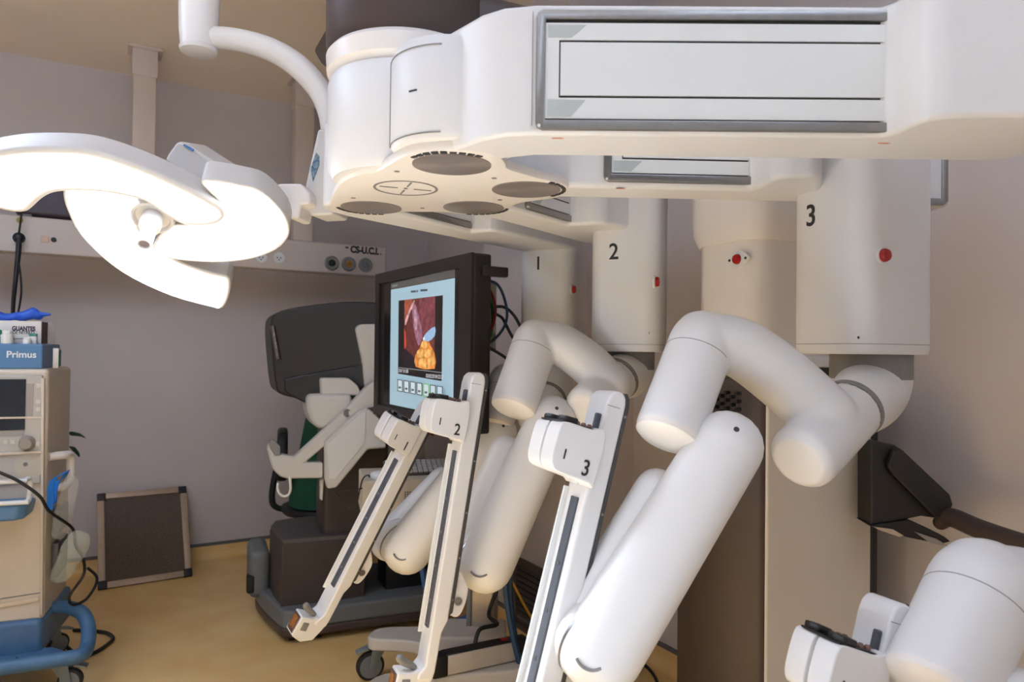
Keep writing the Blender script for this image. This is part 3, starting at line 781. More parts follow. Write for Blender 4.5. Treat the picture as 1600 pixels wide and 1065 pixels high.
B().lathe(hc, LN, [(0.024, 0.004), (0.026, 0.035), (0.025, 0.052), (0.018, 0.054), (0.018, 0.10), (0.0165, 0.112), (0.013, 0.1125), (0.012, 0.108)], 32).build('lamp_handle', mat('handle_white', (240, 238, 238), 0.35, noise=0.02), lamp)
B().lathe(hc + LN * 0.1085, LN, [(0.0118, 0), (0.0118, 0.001)], 24).build('handle_tip', mat('grey_violet_cap', (120, 110, 120), 0.5, noise=0.03), lamp)
beam = bpy.data.lights.new('lamp_beam', 'SPOT'); beam.energy = LAMP_BEAM; beam.spot_size = math.radians(98); beam.spot_blend = 1.0; beam.shadow_soft_size = 0.20
beam.color = (0.80, 0.90, 1.0)
bo = bpy.data.objects.new('lamp_beam', beam); COL.objects.link(bo)
bo.matrix_world = M.Translation(LC + LN * 0.15) @ (-LN).to_track_quat('Z', 'Y').to_matrix().to_4x4()
bo.parent = lamp; bo.matrix_parent_inverse = world_of(lamp).inverted()
# rear joint block, yoke and bent arm
pxprism('lamp_joint_block', [(256, 250), (263, 238), (275, 221), (286, 221), (350, 262), (352, 285), (300, 285)], 1.93, V((0.02, 0.10, 0.02)), LAMPW, lamp, 0.014, 4)
pxprism('joint_sticker', [(288, 224.5), (303, 233), (300, 236), (286, 227)], 1.925, V((0, 0.004, 0)), mat('blue_sticker', (70, 130, 180), 0.4, noise=0.03), lamp)
pxprism('yoke_arm', [(425, 292), (436, 286), (470, 286), (483, 300), (484, 318), (470, 320), (466, 342), (452, 342), (446, 314)], 1.95, V((0.01, 0.09, 0.0)), CREAM, lamp, 0.008, 3)
pxprism('yoke', [(496, 201), (540, 200), (538, 250), (520, 335), (484, 337), (474, 300)], 2.0, V((0.02, 0.10, 0.0)), LAMPW, lamp, 0.008, 3)
pxprism('yoke_sticker', [(494, 238), (499, 244), (499, 258), (489, 284), (485, 264)], 1.999, V((0, 0.003, 0)), mat('blue_grey_sticker', (128, 150, 160), 0.4, rgb2=(70, 96, 120), nscale=120), lamp)
jc = U(311, 40, 2.02)
pts = [U(330, 58, 2.02), U(370, 62, 2.03), U(420, 76, 2.05), U(465, 103, 2.07), U(500, 142, 2.08), U(517, 185, 2.08), U(520, 235, 2.08), U(519, 270, 2.06)]
B().tube(pts, [0.030, 0.031, 0.033, 0.035, 0.035, 0.034, 0.033, 0.032], 28, 6, 'round').build('bent_arm', CREAM, lamp)
zb = U(311, 76, 2.02).z
B().lathe(V((jc.x, jc.y, 0)), (0, 0, 1), [(0.040, zb - 0.016), (0.050, zb - 0.010), (0.052, zb), (0.049, zb + 0.004), (0.053, zb + 0.05), (0.056, zb + 0.155), (0.054, zb + 0.165), (0.052, zb + 0.17)], 40).build('arm_joint', CREAM, lamp)
B().lathe(V((jc.x, jc.y, 0)), (0, 0, 1), [(0.048, zb + 0.15), (0.050, zb + 0.30), (0.050, CEIL - 0.03), (0.12, CEIL - 0.028), (0.12, CEIL)], 40).build('ceiling_pole', CREAM, lamp)

# ================================================================ MEDICAL SUPPLY RAIL ON CEILING POSTS
RAILM = mat('rail_warm_grey', (206, 190, 178), 0.4, noise=0.02, nscale=4)
RF = V((-2.075, 3.95, 0))
rail = thing('supply_rail', V((RF.x, RF.y, CEIL)), 'long beige medical supply rail with sockets and gas outlets hung on two posts', 'supply rail')
zr0 = UP(222, 406.8, RF, RB).z; zr1 = UP(222, 353.5, RF, RB).z
pe = UP(603, 410, RF, RB); ps = RF - RA * 1.1
Lr = (V((pe.x, pe.y, 0)) - ps).length
mid = (V((pe.x, pe.y, 0)) + ps) / 2 - RB * 0.06
B().box(mid + V((0, 0, (zr0 + zr1) / 2)), Lr, 0.12, zr1 - zr0, RA, RB, bev=0.008).build('rail_body', RAILM, rail, wn=True)
for (x, fy) in ((221, 62), (471, 118)):
    q = UP(x, 380, RF - RB * 0.06, RB); c = V((q.x, q.y, 0))
    B().box(c + V((0, 0, (zr1 + CEIL) / 2 - 0.003)), 0.115, 0.10, CEIL - zr1 - 0.008, RA, RB, bev=0.004).build('ceiling_post', RAILM, rail)
    B().box(c + V((0, 0, CEIL - 0.008)), 0.175, 0.15, 0.016, RA, RB, bev=0.003).build('post_flange', RAILM, rail)
    B().box(c + V((0, 0, CEIL - 0.09)), 0.128, 0.112, 0.15, RA, RB, bev=0.003).build('post_sleeve', RAILM, rail)
OUT = mat('outlet_grey', (132, 128, 124), 0.45, noise=0.04)
for (x, y, m2) in ((518, 411, BLACK), (544.5, 412.5, mat('outlet_brass', (176, 122, 48), 0.4, 0.4, noise=0.1)), (571, 414, GREYRING)):
    q = UP(x, y, RF, RB)
    B().lathe(q, RB, [(0.047, -0.002), (0.046, 0.010), (0.038, 0.016), (0.030, 0.012)], 32).build('gas_outlet', OUT, rail)
    B().lathe(q, RB, [(0.022, 0.008), (0.022, 0.018), (0.010, 0.019), (0.008, 0.012)], 24).build('outlet_insert', m2, rail)
for (x, y) in ((408, 402), (436, 402.5), (30, 372)):
    q = UP(x, y, RF, RB)
    B().lathe(q, RB, [(0.033, -0.002), (0.033, 0.006), (0.026, 0.006), (0.024, 0.001)], 28).build('power_socket', WHITE2, rail)
    for dx, dz in ((-0.01, 0), (0.01, 0), (0, -0.012)):
        B().lathe(q + RA * dx + V((0, 0, dz)), RB, [(0.004, 0.0005), (0.004, 0.0022)], 10).build('socket_hole', GAP, rail)
q = UP(70, 374, RF, RB); B().box(q, 0.036, 0.012, 0.032, RA, RB, bev=0.002).build('earth_terminal', mat('pale_switch', (214, 178, 150), 0.5, noise=0.03), rail)
q = UP(84, 374.5, RF, RB); B().lathe(q, RB, [(0.013, -0.001), (0.013, 0.006)], 16).build('earth_socket', BLACK, rail)
q = UP(570, 391.5, RF + RB * 0.001, RB); text('rail_lettering', 'CS-U.C.I.', 0.060, q, RA, (0, 0, 1), INK, rail, bold=0.0032, squeeze=0.84)
q = UP(542, 386.5, RF, RB); B().box(q, 0.022, 0.003, 0.012, RA, RB).build('rail_badge', mat('brown_print', (80, 58, 50), 0.5, noise=0.02), rail)
q = UP(595, 397, RF, RB); B().box(q, 0.014, 0.003, 0.010, RA, RB).build('rail_badge', mat('tan_print', (150, 116, 88), 0.5, noise=0.02), rail)
q = UP(31, 344, RF, RB); B().lathe(q, RB, [(0.016, -0.001), (0.016, 0.003)], 12).build('socket_sticker', mat('yellow_sticker', (150, 140, 50), 0.5, noise=0.05), rail)

# dark equipment case standing on the rail, behind the lamp
VIOL = mat('dark_violet_case', (66, 54, 62), 0.4, noise=0.05)
c0 = UP(84, 343, RF - RB * 0.06, RB)
bx = thing('equipment_case', V((c0.x, c0.y, zr1)), 'dark violet equipment case standing on the rail behind the lamp', 'equipment case')
B().box(V((c0.x, c0.y, zr1 + 0.115)), 0.34, 0.11, 0.21, RA, RB, bev=0.02).build('case_body', VIOL, bx, wn=True)
B().box(V((c0.x, c0.y, zr1 + 0.006)) - RA * 0.12, 0.05, 0.10, 0.014, RA, RB, bev=0.002).build('case_foot', GREYRING, bx)
B().box(V((c0.x, c0.y, zr1 + 0.006)) + RA * 0.12, 0.05, 0.10, 0.014, RA, RB, bev=0.002).build('case_foot', GREYRING, bx)

# plug and cord hanging from the rail
q = UP(30, 372, RF + RB * 0.008, RB)
pc = thing('extension_lead', q, 'black plug and cord hanging from the left end of the rail', 'extension lead')
B().lathe(q, RB, [(0.028, 0.0), (0.028, 0.02), (0.020, 0.04), (0.012, 0.045)], 24).build('plug', BLACK, pc)
B().tube([q + RB * 0.03, UP(29, 390, RF + RB * 0.05, RB), UP(25, 430, RF + RB * 0.06, RB), UP(21, 470, RF + RB * 0.06, RB), UP(20, 498, RF + RB * 0.05, RB)], [0.012, 0.013, 0.011, 0.010, 0.009], 10, 6).build('cord', BLACK, pc)
B().tube([q + RB * 0.03 + V((0.0, 0, 0.01)), UP(31, 355, RF + RB * 0.05, RB), UP(34, 330, RF + RB * 0.04, RB), UP(35, 312, RF - RB * 0.0, RB)], 0.005, 8, 6).build('cord', BLACK, pc)
B().tube([UP(27, 400, RF + RB * 0.06, RB), UP(32, 430, RF + RB * 0.07, RB), UP(33, 460, RF + RB * 0.07, RB), UP(27, 495, RF + RB * 0.05, RB)], 0.005, 8, 6).build('cord', BLACK, pc)

# dark housing on the ceiling behind the robot's hub
hq = U(560, 40, 3.3)
bc = thing('ceiling_housing', V((hq.x + 0.1, hq.y + 0.1, CEIL)), 'brown angular housing hung from the ceiling, left of the robot hub', 'ceiling housing')
HBM = mat('brown_housing', (96, 84, 76), 0.6, noise=0.03)
B().prism([U(x, y, 3.2) for x, y in ((560, -6), (528, 8), (487, 78), (500, 100), (512, 106), (600, 112), (640, 40))], V((0.25, 0.5, 0)), 0.02, 2).build('housing_shell', HBM, bc, wn=True)
zt2 = U(575, 30, 3.4).z
B().lathe(V((hq.x + 0.1, hq.y + 0.1, 0)), (0, 0, 1), [(0.05, zt2), (0.05, CEIL - 0.02), (0.09, CEIL - 0.02), (0.09, CEIL)], 24).build('ceiling_mount', HBM, bc)

# ================================================================ AIR FILTER PANEL
WB = R(0, 0.05)
TLp = UP(152, 772, WB, RB); TRp = UP(294, 760, WB, RB)
BLp = UH(153, 922, 0.004); BRp = UH(296, 899, 0.004)
flt = thing('filter_panel', (BLp + BRp) / 2, 'square brown mesh filter panel in a metal frame leaning against the wall', 'filter panel')
ex_ = ((TRp - TLp) + (BRp - BLp)).normalized(); ez_ = ((TLp - BLp) + (TRp - BRp)).normalized(); ez_ = (ez_ - ex_ * ez_.dot(ex_)).normalized(); en_ = ex_.cross(ez_)
fw_, fh_ = ((TRp - TLp).length + (BRp - BLp).length) / 2, ((TLp - BLp).length + (TRp - BRp).length) / 2
fc = (TLp + TRp + BLp + BRp) / 4 + en_ * -0.004
FR = mat('filter_frame_metal', (178, 154, 132), 0.45, 0.35, noise=0.05)
MESHM = mat('filter_mesh', (100, 84, 72), 0.85, noise=0.35, nscale=160, bump=0.6)
bw = 0.036
for sgn in (-1, 1):
    B().box(fc + ez_ * sgn * (fh_ / 2 - bw / 2), fw_ - 0.09, 0.03, bw, ex_, en_, ez_, bev=0.002).build('frame_rail', FR, flt)
    B().box(fc + ex_ * sgn * (fw_ / 2 - bw / 2), bw, 0.03, fh_ - 0.09, ex_, en_, ez_, bev=0.002).build('frame_rail', FR, flt)
    for s2 in (-1, 1):
        B().box(fc + ez_ * sgn * (fh_ / 2 - 0.022) + ex_ * s2 * (fw_ / 2 - 0.022), 0.046, 0.034, 0.046, ex_, en_, ez_, bev=0.003).build('corner_cap', BLACK, flt)
B().box(fc, fw_ - 2 * bw + 0.004, 0.012, fh_ - 2 * bw + 0.004, ex_, en_, ez_).build('filter_mesh', MESHM, flt)

# ================================================================ AIR GRILLE IN THE PILASTER
PP = R(-PD, PB1)
g0 = UP(806, 864, PP, -RA); g1 = UP(860, 897, PP, -RA)
gz1 = (g0.z + g1.z) / 2; gz0 = 0.04
gl = (V((g1.x - g0.x, g1.y - g0.y, 0))).length; gc = V(((g0.x + g1.x) / 2, (g0.y + g1.y) / 2, (gz0 + gz1) / 2)) - RA * 0.006
vent = thing('air_grille', V((gc.x, gc.y, gz0)), 'brown louvred air grille low on the wall behind the arms', 'air grille')
VB = mat('grille_brown', (96, 84, 78), 0.45, 0.2, noise=0.04)
for sgn in (-1, 1):
    B().box(gc + RB * sgn * (gl / 2 - 0.015), 0.03, 0.022, gz1 - gz0, RB, RA, bev=0.003).build('grille_frame', VB, vent)
    B().box(gc + V((0, 0, sgn * ((gz1 - gz0) / 2 - 0.015))), gl - 0.055, 0.022, 0.03, RB, RA, bev=0.003).build('grille_frame', VB, vent)
B().box(gc + RA * 0.004, gl - 0.05, 0.004, gz1 - gz0 - 0.05, RB, RA).build('grille_back', BLACK, vent)
ns = 10
for k in range(ns):
    z = gz0 + 0.045 + (gz1 - gz0 - 0.085) * k / (ns - 1)
    ax_ = RB; up_ = (V((0, 0, 1)) * 0.75 - RA * -0.66).normalized()
    B().box(V((gc.x, gc.y, z)) - RA * 0.002, gl - 0.056, 0.003, 0.020, RB, None, up_).build('louvre', VB, vent)

# ================================================================ ADDED TABLE UNDER THE LAMP (out of view, bounces pale light upwards)
SHEET = mat('white_bounce_sheet', (232, 230, 228), 0.8, noise=0.02, nscale=10, bump=0.2)
tc_ = V((-0.62, 0.72, 0)); td_ = V((0.98, 0.18, 0)).normalized(); tn_ = V((-td_.y, td_.x, 0))
ot = thing('bounce_table', tc_, 'narrow operating table under a white sheet, below the lit surgical lamp', 'operating table')
B().box(tc_ + V((0, 0, 0.06)), 0.9, 0.45, 0.12, td_, tn_, bev=0.03).build('table_base', SILVER, ot, wn=True)
B().box(tc_ + V((0, 0, 0.37)), 0.36, 0.28, 0.52, td_, tn_, bev=0.02).build('table_column', SILVER, ot, wn=True)
B().box(tc_ + V((0, 0, 0.655)), 1.9, 0.52, 0.06, td_, tn_, bev=0.01).build('table_top', GREYRING, ot, wn=True)
B().box(tc_ + V((0, 0, 0.715)), 1.94, 0.56, 0.07, td_, tn_, bev=0.03, seg=4).build('white_bounce_sheet', SHEET, ot, wn=True)

# ================================================================ ANAESTHESIA MACHINE
BEIGE = mat('machine_beige', (212, 196, 176), 0.42, noise=0.015, nscale=6)
BEIGE2 = mat('machine_panel_grey', (186, 178, 168), 0.45, noise=0.015, nscale=6)
BLUE = mat('machine_blue', (84, 124, 164), 0.4, noise=0.03, nscale=8)
BLUEW = mat('worn_blue_paint', (78, 116, 152), 0.42, rgb2=(70, 106, 142), nscale=20)
MT = V((0.932, 0.363, 0)).normalized(); MN = V((MT.y, -MT.x, 0))      # along the front to the right; way the front faces
K = U(72, 770, 2.85); K.z = 0
mz0, mz1 = 0.275, 1.285
an = thing('anaesthesia_machine', K - MT * 0.40 - MN * 0.22, 'beige and blue anaesthesia machine on a worn blue wheeled base', 'anaesthesia machine')
def mp(t, n, z): return K - MT * t + MN * n + V((0, 0, z))     # t to the left, n out of the front
def mq(x, y, off=0.0):                                             # a pixel on the machine's front
    return UP(x, y, K + MN * off, MN)
B().box(mp(0.40, -0.21, (mz0 + mz1) / 2), 0.80, 0.42, mz1 - mz0, MT, -MN, bev=0.018, seg=4).build('machine_body', BEIGE, an, wn=True)
B().box(mp(0.40, 0.004, (mz1 + 0.80) / 2 + 0.0), 0.765, 0.02, mz1 - 0.80 - 0.05, MT, -MN, bev=0.006).build('front_panel', BEIGE2, an, wn=True)
def fr(name, px, off, m, dep=0.003, bev=0.0, sm=0):
    pts = [mq(x, y, off) for x, y in px]
    if sm: pts = smooth2(pts, sm)
    return B().prism(pts, MN * dep, bev, 2).build(name, m, an)
SCR = mat('machine_screen', (32, 38, 48), 0.12, noise=0.1, nscale=20)
fr('machine_screen', [(-110, 593), (41, 592), (39, 671), (-110, 676)], 0.014, SCR, 0.004)
fr('key_panel', [(41.5, 599), (53, 599), (51, 650), (40, 650)], 0.014, mat('key_panel_grey', (158, 150, 144), 0.5, noise=0.04, nscale=60), 0.002)
fr('key_panel', [(-100, 674), (38, 672), (37, 681), (-100, 684)], 0.014, mat('key_panel_grey', (158, 150, 144), 0.5), 0.002)
for (x, y) in ((60.5, 602), (60, 627), (60, 639), (9, 690), (20, 690), (58.5, 693)):
    fr('panel_key', [(x - 3.5, y - 3.2), (x + 3.5, y - 3.2), (x + 3.5, y + 3.2), (x - 3.5, y + 3.2)], 0.014, mat('key_pale', (206, 200, 190), 0.5, noise=0.05), 0.003)
fr('panel_ridge', [(-110, 653), (66, 650), (66, 653), (-110, 656)], 0.013, BEIGE, 0.006, 0.001)
fr('panel_ridge', [(-110, 713), (66, 703), (66, 707), (-110, 717)], 0.012, BEIGE, 0.012, 0.002)
q = mq(43, 692, 0.013)
B().lathe(q, MN, [(0.030, 0.0), (0.029, 0.006), (0.026, 0.010), (0.024, 0.030), (0.020, 0.034)], 32).build('control_knob', mat('knob_taupe', (150, 138, 128), 0.4, noise=0.03), an)
fr('port_recess', [(22, 727), (26, 716), (38, 711), (64, 709), (64, 741), (34, 743), (25, 738)], 0.0132, mat('recess_beige', (196, 184, 168), 0.5, noise=0.02), 0.0015, 0, 3)
q = mq(40, 725, 0.014); B().lathe(q, MN, [(0.008, 0), (0.008, 0.004), (0.004, 0.004), (0.004, 0.001)], 20).build('breathing_port', GREYRING, an)
fr('panel_edge', [(65.5, 590), (71, 590), (68, 958), (64.5, 958)], 0.0, BEIGE, 0.018, 0.003)
fr('drawer_seam', [(-110, 951), (65, 924.5), (65, 926), (-110, 953)], 0.0, GREYRING, 0.0025)
fr('drawer_seam', [(63.6, 926), (64.6, 926), (62.5, 1003), (61.5, 1003)], 0.0, GREYRING, 0.0025)
fr('drawer_lip', [(-110, 962), (61, 931), (61, 938), (-110, 969)], 0.0, mat('lip_beige', (216, 196, 168), 0.4, noise=0.02), 0.008, 0.002)
# blue tray with white rail
tz1 = mq(30, 783, 0.08).z; tz0 = mq(30, 808, 0.08).z
B().prism([mp(0.03, 0.0, tz1), mp(0.80, 0.0, tz1), mp(0.80, 0.15, tz1), mp(0.06, 0.15, tz1), mp(0.03, 0.12, tz1)], (0, 0, tz0 - tz1), 0.012, 3, 0.96).build('tray', BLUE, an, wn=True)
zt = mq(30, 748, 0.10).z; zl = mq(30, 781, 0.10).z
rt_ = [mp(0.80, 0.15, zt), mp(0.10, 0.15, zt), mp(0.045, 0.145, zt), mp(0.03, 0.12, zt), mp(0.03, 0.12, zl + 0.02), mp(0.035, 0.14, zl), mp(0.10, 0.15, zl), mp(0.80, 0.15, zl)]
B().tube(rt_, 0.009, 12, 5).build('tray_rail', WHITE2, an)
B().box(mp(0.20, 0.158, (zt + zl) / 2 - 0.005), 0.05, 0.02, zt - zl + 0.04, MT, -MN, bev=0.005).build('rail_clip', WHITE2, an)
# blue top unit with lettering
hz = 1.385
topu = B().box(mp(0.425, -0.16, (mz1 + hz) / 2), 0.80, 0.30, hz - mz1, MT, -MN, bev=0.006).build('top_unit', BLUE, an, wn=True)
text('brand_lettering', 'Primus', 0.037, UP(33.5, 554, K - MN * 0.0095, MN), MT, (0, 0, 1), WHITE2, an, bold=0.0006)
# side handle
def sidept(n, z, out): return mp(-out, n, z)
hz1 = UP(85, 708, K, MT).z
B().tube([sidept(-0.03, hz1, 0.0), sidept(-0.06, hz1, 0.045), sidept(-0.11, hz1 - 0.01, 0.06), sidept(-0.13, hz1 - 0.05, 0.06), sidept(-0.12, hz1 - 0.11, 0.06), sidept(-0.08, hz1 - 0.135, 0.04), sidept(-0.05, hz1 - 0.125, 0.0)], 0.017, 16, 6).build('side_handle', CREAM, an)
# wheeled base
bz0, bz1 = 0.14, 0.20
B().prism([mp(0.0, 0.02, bz0), mp(0.82, 0.06, bz0), mp(0.82, -0.42, bz0), mp(-0.02, -0.42, bz0)], (0, 0, mz0 - bz0 + 0.01), 0.02, 3).build('base_frame', BLUEW, an, wn=True)
B().prism([mp(-0.15, 0.11, 0.125), mp(0.82, 0.16, 0.125), mp(0.82, -0.02, 0.125), mp(-0.03, -0.02, 0.125)], (0, 0, 0.035), 0.012, 3).build('base_skirt', BLUEW, an, wn=True)
zz = 0.155
B().tube([mp(0.0, -0.16, 0.27), mp(-0.05, -0.15, 0.27), mp(-0.12, -0.10, 0.25), mp(-0.155, -0.03, 0.20), mp(-0.16, 0.04, zz), mp(-0.15, 0.10, zz), mp(-0.10, 0.12, zz), mp(0.2, 0.135, zz), mp(0.82, 0.165, zz)], 0.028, 18, 6).build('bumper_tube', BLUEW, an)
chip = B()
random.seed(3)
for k in range(26):
    t = random.uniform(-0.12, 0.30); p = mp(t, 0.118 + (t + 0.12) * 0.046 + random.uniform(-0.004, 0.004), zz + 0.0262 + random.uniform(-0.003, 0.001))
    w = random.uniform(0.004, 0.013)
    chip.prism([p + MT * (w * math.cos(a) * random.uniform(.6, 1.1)) + V((0, 0, 0)) + MN * (0.005 * math.sin(a)) for a in [2 * math.pi * j / 6 for j in range(6)]], (0, 0, 0.002))
o = chip.build('chipped_paint', mat('bare_rust_chip', (66, 40, 40), 0.8, noise=0.1), an); tag(o, kind='stuff')
def caster(parent, c, yaw, r=0.05, w=0.03, mm=GREYRING):
    """swivel wheel standing on the floor at c"""
    d = V((math.cos(yaw), math.sin(yaw), 0)); s = V((-d.y, d.x, 0)); ax = c + V((0, 0, r))
    B().lathe(ax, s, [(r * 0.82, -w / 2), (r, -w / 2 + 0.004), (r, w / 2 - 0.004), (r * 0.82, w / 2)], 32).build('wheel_tyre', BLACK, parent)
    B().lathe(ax, s, [(r * 0.1, -w / 2 - 0.004), (r * 0.80, -w / 2 - 0.002), (r * 0.80, w / 2 + 0.002), (r * 0.1, w / 2 + 0.004)], 32).build('wheel_hub', mm, parent)
    f = B()
    top = ax - d * 0.04 + V((0, 0, r + 0.035))
    for k in (-1, 1):
        o = s * (k * (w / 2 + 0.008))
        f.prism([ax + o + d * 0.012 - V((0, 0, 0.012)), ax + o - d * 0.012 - V((0, 0, 0.01)), top + o - d * 0.03, top + o + d * 0.035], s * (k * 0.006), 0.002, 2)
    f.box(top - V((0, 0, 0.004)), 0.08, w + 0.028, 0.018, d, s, bev=0.006)
    f.build('caster_fork', mm, parent)
    B().lathe(top, (0, 0, 1), [(0.018, 0), (0.018, 0.03)], 18).build('caster_stem', SILVER, parent)
    B().prism([top + d * 0.02 - V((0, 0, 0.01)) + s * 0.016, top + d * 0.02 - V((0, 0, 0.01)) - s * 0.016, top + d * 0.10 - V((0, 0, 0.035)) - s * 0.02, top + d * 0.10 - V((0, 0, 0.035)) + s * 0.02], (0, 0, 0.010), 0.003, 2).build('brake_pedal', mm, parent)
STEELG = mat('caster_grey', (128, 134, 138), 0.4, 0.2, noise=0.03)
caster(an, mp(-0.11, 0.06, 0.0), math.radians(15), 0.045, 0.03, STEELG)
caster(an, mp(0.72, 0.08, 0.0), math.radians(120), 0.045, 0.03, STEELG)
caster(an, mp(0.02, -0.36, 0.0), math.radians(60), 0.045, 0.03, STEELG)
caster(an, mp(0.72, -0.36, 0.0), math.radians(60), 0.045, 0.03, STEELG)
# holders on the right side for the bags
for (y0, y1) in ((800, 838), (852, 905)):
    za = UP(78, y0, K, MT).z; zb_ = UP(78, y1, K, MT).z
    B().box(mp(-0.012, -0.20, (za + zb_) / 2), 0.025, 0.18, za - zb_, MT, -MN, bev=0.004).build('side_holder', mat('holder_grey', (92, 86, 84), 0.4, noise=0.05), an)

# things on top of the machine
GLV = mat('blue_nitrile', (20, 84, 196), 0.42, noise=0.12, nscale=14)
BOXW = mat('white_card', (214, 208, 202), 0.6, noise=0.02, nscale=12)
GRN = mat('green_print', (20, 110, 72), 0.5, noise=0.04)
gb0 = mp(0.042, -0.06, hz + 0.0005)
gb = thing('glove_box', gb0 - MT * 0.10, 'white box of nitrile gloves with green print on the machine top', 'glove box')
B().box(gb0 - MT * 0.13 - MN * 0.05 + V((0, 0, 0.0465)), 0.26, 0.10, 0.093, MT, -MN, bev=0.002).build('carton', BOXW, gb)
B().box(gb0 + MT * 0.0008 - MN * 0.05 + V((0, 0, 0.0465)), 0.002, 0.096, 0.088, MT, -MN).build('carton_end', mat('carton_dark_end', (84, 64, 62), 0.6, noise=0.05), gb)
def gq(x, y): return UP(x, y, gb0 + MN * 0.0008, MN)
text('carton_print', 'GUANTES', 0.025, gq(37, 513.5), MT, (0, 0, 1), mat('navy_print', (44, 42, 62), 0.6, noise=0.02), gb, bold=0.0011, squeeze=0.72)
text('carton_print', 'DE NITRILO', 0.019, gq(37, 519.5), MT, (0, 0, 1), mat('navy_print', (44, 42, 62), 0.6), gb, bold=0.0002, squeeze=0.74)
B().prism([gq(-30, 531.2), gq(53, 529.0), gq(53, 527.6), gq(-30, 529.6)], MN * 0.0006).build('carton_print', GREYRING, gb)
B().prism(smooth2([gq(-12, 540), gq(2, 541), gq(4, 533), gq(0, 524), gq(6, 519), gq(-2, 514), gq(-12, 518)], 3), MN * 0.0006).build('carton_print', GRN, gb)
# crumpled gloves coming out of the box
random.seed(11)
def crumple(name, spine, rad, m, amp, parent=None, seg=20, n=6):
    b = B(); b.tube(spine, rad, seg, n, 'round')
    for v in b.bm.verts:
        k = v.co * 38.0
        v.co += V((math.sin(k.y * 1.7 + k.z * 2.3), math.sin(k.z * 1.9 + k.x * 2.1), math.sin(k.x * 2.3 + k.y * 1.3))) * amp
    return b.build(name, m, parent)
def gt(t, n, z): return gb0 - MT * t - MN * n + V((0, 0, z))
gl_ = thing('nitrile_glove', gt(0.12, 0.05, 0.094), 'crumpled blue nitrile gloves pulled out on top of the glove box', 'gloves')
crumple('glove_palm', [gt(0.21, 0.05, 0.118), gt(0.16, 0.05, 0.112), gt(0.11, 0.045, 0.108), gt(0.05, 0.05, 0.122), gt(0.025, 0.05, 0.120)], [0.020, 0.022, 0.014, 0.026, 0.018], GLV, 0.0035, gl_)
crumple('glove_finger', [gt(0.03, 0.05, 0.126), gt(0.008, 0.045, 0.124), gt(-0.018, 0.045, 0.121)], [0.014, 0.010, 0.005], GLV, 0.002, gl_, 14)
crumple('glove_finger', [gt(0.19, 0.045, 0.128), gt(0.20, 0.04, 0.144), gt(0.205, 0.04, 0.150)], [0.015, 0.013, 0.008], GLV, 0.002, gl_, 14)
def bottle(x, zt_, r, h, label, cap=None):
    q = UP(x, 543, K - MN * 0.035, MN); c = V((q.x, q.y, hz))
    t = thing('medicine_bottle', c, label, 'bottle', 'bottles on the machine top')
    B().lathe(c, (0, 0, 1), [(r * 0.95, 0), (r, 0.003), (r, h * 0.68), (r * 0.72, h * 0.76), (r * 0.72, h * 0.80)], 24).build('bottle_body', WHITE2, t)
    B().lathe(c, (0, 0, 1), [(r * 0.80, h * 0.79), (r * 0.80, h), (r * 0.7, h * 1.01)], 24).build('bottle_cap', cap or WHITE2, t)
bottle(10.5, 0, 0.021, 0.052, 'taller white bottle in front of the glove box lettering')
bottle(42, 0, 0.016, 0.026, 'shorter white bottle beside the small green and white box')
q = UP(51.5, 543, K - MN * 0.05, MN)
sb = thing('medicine_box', V((q.x, q.y, hz)), 'tiny white box with a green top edge before the glove box', 'box')
B().box((q.x, q.y, hz + 0.0155), 0.026, 0.02, 0.031, MT, -MN, bev=0.001).build('carton', BOXW, sb)
B().box((q.x, q.y, hz + 0.0365), 0.0255, 0.0195, 0.011, MT, -MN, bev=0.001).build('carton_lid', mat('teal_print', (60, 130, 116), 0.5, noise=0.03), sb)
q = UP(90, 577, K - MN * 0.12, MN)
gbx = thing('medicine_box', V((q.x, q.y, mz1)), 'small green and white carton at the right end of the machine top', 'box')
cb = V((mp(-0.004, -0.09, 0).x, mp(-0.004, -0.09, 0).y, mz1 + 0.0005))
gbx.location = cb
B().box(cb + MT * 0.005 + V((0, 0, 0.042)), 0.02, 0.045, 0.082, MT, -MN, bev=0.001).build('carton', BOXW, gbx)
gbx.children[0].matrix_parent_inverse = world_of(gbx).inverted()
B().box(cb + MT * 0.0158 - MN * 0.0 + V((0, 0, 0.042)), 0.002, 0.036, 0.066, MT, -MN).build('carton_print', mat('deep_green_print', (14, 92, 44), 0.5, noise=0.03), gbx)
CLEARP = mat('clear_plastic', (235, 232, 228), 0.12, trans=0.85, ior=1.15, bump=0.4, nscale=30)
q = mp(0.045, -0.20, hz)
cp_ = B().lathe(q, (0, 0, 1), [(0.022, 0.0), (0.024, 0.004), (0.022, 0.07), (0.014, 0.085), (0.013, 0.095)], 20).build('clear_bottle', CLEARP); tag(cp_, 'clear plastic bottle standing right of the glove box', 'bottle')

